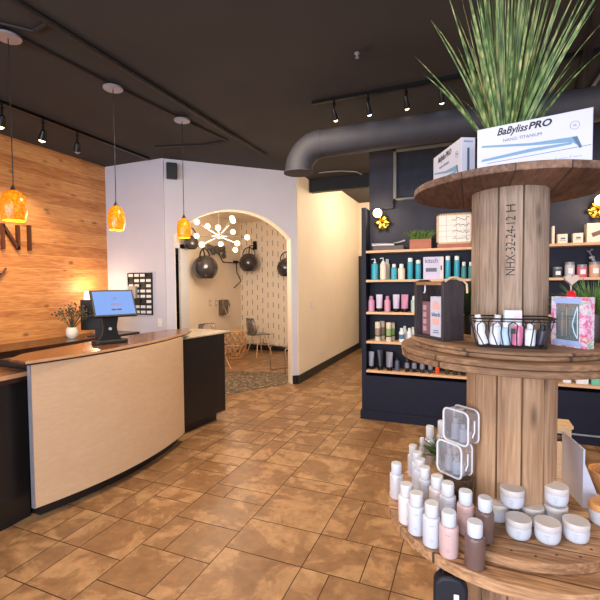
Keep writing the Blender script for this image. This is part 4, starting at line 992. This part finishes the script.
# wire basket
t = thing('wire_basket', (.114, 1.414, MZ), 'black wire basket of small bottles in front of the spool drum', 'basket', rot=.06)
def rrect(w, d, z, n=4, cr=.022, out=None):
    P_ = []
    for (sx, sy, a0) in ((1, 1, 0), (-1, 1, PI / 2), (-1, -1, PI), (1, -1, 1.5 * PI)):
        for k in range(n + 1): a = a0 + PI / 2 * k / n; P_.append((sx * (w - cr) + cr * math.cos(a), sy * (d - cr) + cr * math.sin(a), z))
    return P_
wb = MB(); BH = .088
wb.tube(rrect(.113, .064, BH), .0026, seg=6, closed=True).tube(rrect(.113, .064, BH - .008), .0016, seg=6, closed=True).tube(rrect(.094, .05, .003), .0022, seg=6, closed=True)
for k in range(5):   # looping front and back wires
    x = -.076 + k * .038
    for sy in (-1, 1):
        wb.tube([(x * .93 - .004, sy * .05, .003), (x * 1.1 - .012, sy * .057, .045), (x * 1.1 - .012, sy * .062, .07), (x * 1.1, sy * .064, .08), (x * 1.1 + .012, sy * .062, .07), (x * 1.1 + .010, sy * .057, .045), (x * .93 + .012, sy * .05, .003)], .0019, seg=5)
for sx in (-1, 1):
    for y in (-.03, 0, .03): wb.tube([(sx * .094, y * .8, .003), (sx * .113, y, BH)], .0014, seg=5)
for k in range(-4, 5): wb.tube([(k * .02, -.05, .003), (k * .02, .05, .003)], .0011, seg=5)
wb.build('wire_frame', M_black, t)
MB().box(-.006, .006, -.062, -.060, .045, .06).build('tag_frame', M_black, t)
bM = Matrix.Translation((.114, 1.414, MZ)) @ Matrix.Rotation(.06, 4, 'Z')
M_lb = colm((176, 204, 226)); M_pk = colm((216, 120, 156)); M_ww = colm((226, 230, 238))
for (x, y, r, h, b_, c_, lb, ti) in ((-.075, -.018, .014, .092, M_ww, CAPW, 'white capped bottle leaning at the left end of the wire basket', -.2), (-.045, -.02, .016, .075, M_ww, M_wht2, 'white bottle second from left in the wire basket', .08), (-.014, -.022, .014, .07, M_lb, CAPW, 'light blue bottle in the middle of the wire basket', 0),
    (.016, -.024, .014, .078, M_pk, M_ww, 'pink bottle in the wire basket', .05), (.05, -.022, .015, .066, M_ww, M_wht, 'white bottle right of the pink one in the wire basket', .03), (.08, .01, .013, .06, colm((60, 58, 74)), M_blackm, 'dark bottle at the right end of the wire basket', .2), (-.04, .02, .016, .088, M_wht2, M_wht, 'pale bottle in the back of the wire basket', .1)):
    q = bottle('travel_bottle', 0, 0, 0, r, h, b_, c_, lb, 'bottle', 'small bottles in the wire basket', 'short'); q.location = bM @ Vector((x, y, .0065)); q.rotation_euler = (0, ti, 0)
t = thing('product_box', bM @ Vector((.008, .022, .0065)), 'pale blue and white carton sticking out of the wire basket', 'box', rot=.1)
MB().box(-.022, .026, -.012, .014, 0, .102).build('box_body', colm((206, 218, 230)), t, bevel=.001); MB().box(.003, .026, -.0127, -.012, .0, .102).build('print', colm((226, 196, 210)), t)
# gift set
t = thing('gift_set_box', (.236, 1.495, MZ), 'pink floral gift box with a window of beauty tools', 'gift box', rot=math.atan2(-.095, .085))
w, h = .112, .15
bx = MB().box(0, w, .004, .032, 0, h); bx.box(0, .016, 0, .004, 0, h).box(w - .022, w, 0, .004, 0, h).box(.016, w - .022, 0, .004, 0, .02).box(.016, w - .022, 0, .004, h - .02, h); bx.build('box_body', M_floral, t)
M_bluef = colm((158, 178, 220)); MB().box(.01, w - .016, -.0006, .0, .004, .02).build('border_print', M_bluef, t); MB().box(.01, w - .016, -.0006, 0, h - .02, h - .003).build('border_print', M_bluef, t)
MB().box(.018, w - .024, .0025, .0039, .02, h - .02).build('inner_tray', colm((128, 150, 158)), t)
for k, (x, wd, z0, z1, c) in enumerate(((.024, .005, .03, .12, M_silver), (.036, .006, .03, .105, M_wht2), (.050, .009, .028, .126, colm((60, 60, 66))), (.0505, .004, .03, .12, M_crate), (.064, .003, .03, .12, M_silver))):
    MB().box(x - wd / 2, x + wd / 2, .0005 - .0005 * (k == 3), .0025, z0, z1).build('beauty_tool', c, t, bevel=.0008)
MB().tube([(.084, .001, .122), (.077, .001, .1), (.069, .001, .07), (.075, .001, .045), (.085, .001, .028)], .0022).tube([(.084, .001, .122), (.085, .001, .028)], .002).build('eyelash_curler', M_lb, t)
MB().lathe([(.0135, -.002), (.0135, .002)], seg=24, M=Matrix.Translation((w * .55, .004, h + .006)) @ Matrix.Rotation(PI / 2, 4, 'X')).build('red_tab', colm((206, 26, 46)), t)
MB().box(.016, w - .022, -.0003, .0001, .02, h - .02).build('window', clear('window_film', (236, 240, 240), .02, .92), t)

# ---- lower levels
def cbottle(p, zb, h, r, body, cap, lb, grp, txt=True):
    t = thing('cosmetic_bottle', (p.x, p.y, zb), lb, 'bottle', group=grp, rot=math.atan2(p.y, p.x) - PI / 2 + random.uniform(-.15, .15))
    hb = h * .70
    bb_ = MB().lathe([(r * .9, 0), (r, .004), (r, hb * .9), (r * .97, hb * .96), (r * .88, hb * .99), (r * .6, hb)], seg=28).build('bottle_body', body, t)
    MB().lathe([(r * .72, hb), (r * .77, hb + .002), (r * .77, h - .004), (r * .71, h)], seg=24).build('cap', cap, t)
    if txt:
        def bend(co): a = -PI / 2 + co.x / r; return Vector(((r + .0006 + co.z) * math.cos(a), (r + .0006 + co.z) * math.sin(a), co.y))
        def bt(s, size, z): 
            text(s, size, 'label_text', M_inkg, bb_, None, bend=lambda co: (lambda c: Vector((c.x, c.y, c.z + z)))(bend(co)), ext=.0001)
        bt('----', .011, hb * .78)
        bt('----', .007, hb * .3); bt('---', .007, hb * .25)
    return t
M_fw = colm((204, 207, 218), .3); M_fp = colm((208, 176, 174), .3); M_fb = plain('brown_frosted_bottle', (112, 88, 82), .3); M_fc = colm((206, 212, 224), .25)
g1 = 'travel bottles along the edge of the lowest disc'; LZ = .7422
for (u, v, b_, lb, tx) in ((397, 463, M_clearw, 'clear frosted bottle at the far left of the front row on the wide disc', False), (404, 484, colm((222, 214, 214), .3), 'second bottle from the left in the front row, off-white', True), (415, 493, M_fw, 'third bottle from the left in the front row, white', True), (431, 503, M_fw, 'fourth bottle from the left in the front row, white', True), (448, 512, M_fp, 'pink bottle in the front row between white and brown ones', True), (474, 523, M_fb, 'brown bottle with clear cap, frontmost on the wide disc', True)):
    p = az(u, v, LZ + .13); v_ = (p - SC); v_.z = 0; p = SC + v_.normalized() * .381
    cbottle(p, LZ, .131, .0275 if tx else .025, b_, M_fc if b_ in (M_fp, M_fb, M_clearw) else M_wht, lb, g1, tx)
g2 = 'travel bottles in the inner row beside the jars'; JZ = .7732
for (u, v, b_, lb) in ((417, 452, M_fw, 'white bottle furthest left in the inner row'), (420.6, 459, M_fc, 'pale bottle second from the left in the inner row'), (427, 467, M_fw, 'white bottle third in the inner row'), (436.6, 476, colm((220, 206, 204), .3), 'blush bottle with clear cap, fourth in the inner row'), (450, 482, M_fw, 'white bottle fifth in the inner row, below the clear pouches'), (467, 490, M_fp, 'pink bottle in the inner row beside the brown one'), (486, 496, M_fb, 'brown bottle with clear cap next to the white jars')):
    p = az(u, v, JZ + .13); v_ = (p - SC); v_.z = 0; p = SC + v_.normalized() * .287
    if u < 430: p = SC + v_.normalized() * (.295 if u > 418 else .305)
    cbottle(p, JZ, .131, .0258 if u > 430 else .0235, b_, M_fc if b_ in (M_fp, M_fb) else M_wht, lb, g2)
for (x, y, u, v, lb, b_) in ((-.216, 1.763, 413, 445, 'slim white bottle behind the inner row at the left', M_fw), (-.158, 1.875, 431, 426, 'tall clear bottle with white cap behind the green sprig', M_clearw), (-.112, 1.92, 443, 421, 'tall clear bottle partly behind the upper pouch', M_clearw), (-.187, 1.835, 425, 438, 'small slim white dropper bottle on the back left of the wide disc', M_fw)):
    P_ = Vector((x, y, 0)); cbottle(P_, LZ, hz(u, v, P_) - LZ, .022 if u != 425 else .013, b_, M_wht, lb, 'back bottles on the wide disc', False)
# sprig
p = az(441, 458, .80)
t = thing('green_sprig', (p.x, p.y, JZ), 'small green leafy sprig among the bottles beside the clear pouches', 'plant')
MB().lathe([(.018, 0), (.02, .03), (.017, .03)], seg=16).build('pot', colm((126, 104, 78)), t)
gb = MB()
for k in range(150):
    a = random.uniform(0, 2 * PI); e = random.uniform(.1, 1.2); gb.blade((0, 0, .028), (math.cos(a) * math.sin(e), math.sin(a) * math.sin(e), math.cos(e)), random.uniform(.05, .13), .005, .3, n=4)
gb.build('leaves', plain('sprig_green', (92, 116, 62), .6, var=.5, sc_=90), t)
# basket and pouches
bp_ = Vector((-.034, 1.512, JZ))
t = thing('wicker_basket', bp_, 'low dark brown wicker basket under the two clear pouches', 'basket')
wk = MB(); 
for z in range(15): wk.tube([((.036 + .0006 * z + .003 * (k % 2 if z % 2 else 1 - k % 2)) * math.cos(2 * PI * k / 24), (.036 + .0006 * z + .003 * (k % 2 if z % 2 else 1 - k % 2)) * math.sin(2 * PI * k / 24), .004 + z * .0075) for k in range(24)], .0042, seg=6, closed=True)
wk.build('woven_wall', plain('dark_wicker', (84, 62, 44), .7, var=.3, sc_=80), t)
MB().lathe([(.034, .0), (.038, .006), (.04, .108), (.03, .113)], seg=24).build('filling', plain('brown_shred', (96, 74, 54), .9, var=.5, sc_=200), t)
def pouch(p, rot, lb, W=.049, H=.112, T=.056):
    t = thing('clear_pouch', p, lb, 'pouch', rot=rot, group='clear pouches with white piping')
    def rr(y, W_=W, H_=H, c=.018):
        P_ = []
        for (sx, sz, a0) in ((1, 1, 0), (-1, 1, PI / 2), (-1, -1, PI), (1, -1, 1.5 * PI)):
            for k in range(5): a = a0 + PI / 2 * k / 4; P_.append((sx * (W_ - c) + c * math.cos(a), y, H_ / 2 + .003 + sz * (H_ / 2 - c) + c * math.sin(a)))
        return P_
    MB().tube(rr(-T / 2), .0034, seg=8, closed=True).build('piping', M_wht, t); MB().tube(rr(T / 2), .0034, seg=8, closed=True).build('piping', M_wht, t)
    pts = [(x, z) for x, y, z in rr(0)]
    MB().prism(pts, -T / 2, T / 2, M=Matrix.Rotation(PI / 2, 4, 'X')).build('clear_film', M_pouch, t)
    MB().tube([(W, -T * .1, .03), (W + .004, 0, .05), (W, T * .1, .085)], .0025).build('zip', M_wht, t)
    Mp = Matrix.Translation(p) @ Matrix.Rotation(rot, 4, 'Z'); return Mp
M_pouch = clear('pouch_film', (240, 240, 244), .05, .88)
pz = JZ + .1165
Mp1 = pouch((-.046, 1.505, pz), -.62, 'lower clear pouch with white piping standing on the wicker basket')
Mp2 = pouch((-.026, 1.505, pz + .114), -.62, 'upper clear pouch with white piping stacked on the lower one')
for Mp, wh in ((Mp1, 'lower'), (Mp2, 'upper')):
    for x, y, r, h, b_, lb in ((-.02, 0, .014, .075, M_fw, 'white bottle on the left inside the %s clear pouch'), (.012, -.004, .013, .06, M_lb if wh == 'lower' else M_fc, 'pale blue bottle in the middle inside the %s clear pouch')):
        q = Mp @ Vector((x, y, .0065)); b = bottle('travel_bottle', q.x, q.y, q.z, r, h, b_, M_wht, lb % wh, 'bottle', None, 'short')
    q = Mp @ Vector((.027, .008, .0065)); t = thing('small_jar', q, 'small %s jar inside the %s clear pouch' % ('white' if wh == 'lower' else 'blush', wh), 'jar')
    MB().lathe([(.009, 0), (.0095, .02), (.010, .021), (.010, .03)], seg=16).build('jar_body', M_ww if wh == 'lower' else M_fp, t)
    MB().lathe([(.0102, .0302), (.0102, .036)], seg=16).build('lid', M_wht, t)
# jars
M_jar = plain('white_jar_glaze', (198, 202, 212), .3, var=.02); M_jlid = plain('jar_lid_white', (200, 194, 192), .45, var=.02)
def jar(p, zb, lb, r=.0355, h=.06, wl=False, txt=True, grp='white jars on the spool'):
    t = thing('cream_jar', (p.x, p.y, zb), lb, 'jar', group=grp, rot=math.atan2(p.y, p.x) - PI / 2)
    jb_ = MB().lathe([(r * .66, 0), (r * .84, .004), (r * .95, .012), (r, .024), (r, h * .66), (r * .96, h * .68)], seg=36).build('jar_body', M_jar, t)
    MB().lathe([(r * 1.0, h * .68), (r * 1.02, h * .7), (r * 1.02, h * .95), (r * .97, h)], seg=36).build('lid', M_wlid if wl else M_jlid, t)
    if txt:
        def bend(co): a = -PI / 2 + co.x / r; return Vector(((r + .0006 + co.z) * math.cos(a), (r + .0006 + co.z) * math.sin(a), co.y))
        for s, sz, z in (('-----', .009, .032), ('----', .008, .025), ('---', .008, .019)): text(s, sz, 'label_text', M_inkg, jb_, None, bend=lambda co: (lambda c: Vector((c.x, c.y, c.z + z)))(bend(co)), ext=.0001)
jz = JZ
jar(az(518.5, 517, jz + .06), jz, 'white jar in the front row, nearest the brown bottles')
jar(az(547.5, 521, jz + .06), jz, 'white jar in the middle of the front row of jars')
jar(az(576, 520, jz + .06), jz, 'white jar at the right of the front row of jars')
pa = az(498, 501, jz + .06); pb = az(532, 506, jz + .06)
jar(pa, jz, 'white jar behind the brown bottle, under the left stacked jar', txt=False); jar(Vector((pb.x, pb.y + .008, 0)), jz, 'white jar in the back row, lower right of the left stacked jar', txt=False)
jar(az(512, 487, jz + .1215), jz + .0615, 'left stacked white jar resting on two others by the drum')
pc = az(556, 507, jz + .06); jar(Vector((pc.x + .001, pc.y + .02, 0)), jz, 'lower white jar under the right stacked jar', txt=False)
jar(Vector((pc.x + .003, pc.y + .022, 0)), jz + .0615, 'right stacked white jar sitting on another jar')
t = jar(az(602, 502, jz + .07), jz, 'white jar with wooden lid at the right picture edge', h=.07, wl=True)
pw = az(611, 472, jz + .09); 
t = thing('wooden_bowl', (pw.x + .0, pw.y + .01, jz), 'round orange brown wooden bowl at the right edge behind the jars', 'bowl')
MB().lathe([(.03, 0), (.045, .01), (.06, .05), (.066, .09), (.06, .09), (.052, .05), (.03, .018)], seg=32).build('bowl', M_wlid, t)
# white easel display
a0, a1 = Vector((.362, 1.655)), Vector((.330, 1.83)); dd = (a1 - a0); ln = dd.length; rt_ = math.atan2(dd.y, dd.x)
t = thing('display_easel', (a0.x, a0.y, JZ), 'white card display easel with slanted side beside the spool drum', 'display stand', rot=rt_)
MB().prism([(0, 0), (.056, 0), (.056, .02), (.006, .155), (.006, .205), (0, .205)], 0, ln, M=Matrix(((0, 0, 1, 0), (-1, 0, 0, 0), (0, 1, 0, 0), (0, 0, 0, 1)))).build('easel_body', M_box, t, bevel=.001)
# crate on the floor behind
p = ay(560, 420, 3.35)
t = thing('wooden_crate', (p.x, 3.42, .0005), 'small pale wooden crate with hand hole on the floor behind the spool', 'crate')
hC = hz(560, 425, (p.x, 3.35)); wC = .07
cr_ = MB()
for y in (-.07, .06): cr_.box(-wC, wC, y, y + .01, hC - .06, hC - .02).box(-wC, wC, y, y + .01, 0, hC - .12)
cr_.box(-wC, -.025, -.07, -.06, hC - .12, hC - .06).box(.035, wC, -.07, -.06, hC - .12, hC - .06)
cr_.build('side_panel', M_crate, t); MB().box(-wC - .01, wC + .01, -.08, .08, hC - .02, hC).build('top_board', M_crate, t)
MB().box(-wC, -wC + .01, -.06, .06, 0, hC - .02).box(wC - .01, wC, -.06, .06, 0, hC - .02).build('end_panel', M_crate, t)
# black bag hanging under lower disc
p = az(451, 592, .62)
t = thing('black_bag', (p.x, p.y, .7055), 'black bag with a white tag hanging under the widest disc', 'bag', rot=.1)
bg = MB(); P_ = [(-.05, -.5), (.044, -.5), (.046, -.3), (.046, -.06), (.03, -.03), (.0, -.024), (-.03, -.028), (-.05, -.05), (-.052, -.3)]
bg.prism(P_, -.025, .025, M=Matrix.Rotation(PI / 2, 4, 'X')); bg.build('bag_body', plain('black_nylon', (20, 22, 34), .6), t, bevel=.01)
MB().tube([(-.025, 0, -.035), (-.018, 0, -.012), (0, 0, -.004), (.018, 0, -.012), (.025, 0, -.035)], .004).build('strap', M_blackm, t)
MB().box(.006, .02, -.030, -.0285, -.11, -.07).build('tag', M_card, t)
MB().box(-.04, -.012, .026, .03, -.075, -.035).build('paper_slip', M_wht2, t)

# ============================================================ LIGHTING
def area(name, loc, rot, sx, sy, e, col):
    l = bpy.data.lights.new(name, 'AREA'); l.shape = 'RECTANGLE'; l.size = sx; l.size_y = sy; l.energy = e; l.color = col
    o = bpy.data.objects.new(name, l); COL.objects.link(o); o.location = loc; o.rotation_euler = rot; return o
area('window_daylight', (-.8, -3.35, 1.7), (PI / 2, 0, 0), 7.2, 2.3, 330, (.82, .88, 1.0))
def pt(name, loc, e, col, r=.1):
    l = bpy.data.lights.new(name, 'POINT'); l.energy = e; l.color = col; l.shadow_soft_size = r
    o = bpy.data.objects.new(name, l); COL.objects.link(o); o.location = loc
pt('hall_light', (-1.3, 7.6, 3.1), 70, (1, .78, .54), .3)
pt('hall_light', (-1.2, 9.0, 3.1), 30, (1, .78, .54), .3)
pt('hall_light', (.4, 5.8, 2.4), 110, (1, .78, .54), .3)  # added out of sight behind the navy wall to brighten the near hall wall
area('room_fill', (-1.6, 2.9, 3.2), (0, 0, 0), .5, .5, 60, (1, .80, .6))  # unseen fill lamps added below the ceiling to brighten desk, floor and walls
area('room_fill', (-1.0, -.6, 3.2), (0, 0, 0), .5, .5, 40, (1, .80, .6))
area('room_fill', (1.8, 2.6, 3.2), (0, 0, 0), .5, .5, 35, (1, .80, .6))
wd = bpy.data.worlds.new('world'); sc.world = wd; wd.use_nodes = True
bgn = wd.node_tree.nodes['Background']; bgn.inputs[0].default_value = (.62, .76, 1, 1); bgn.inputs[1].default_value = .8
sc.view_settings.view_transform = 'Standard'; sc.view_settings.look = 'None'; sc.view_settings.gamma = 1; sc.view_settings.use_curve_mapping = False
sc.view_settings.exposure = 0.4
sc.cycles.use_denoising = True
sc.cycles.max_bounces = 8; sc.cycles.transparent_max_bounces = 16
sc.cycles.sample_clamp_indirect = 6
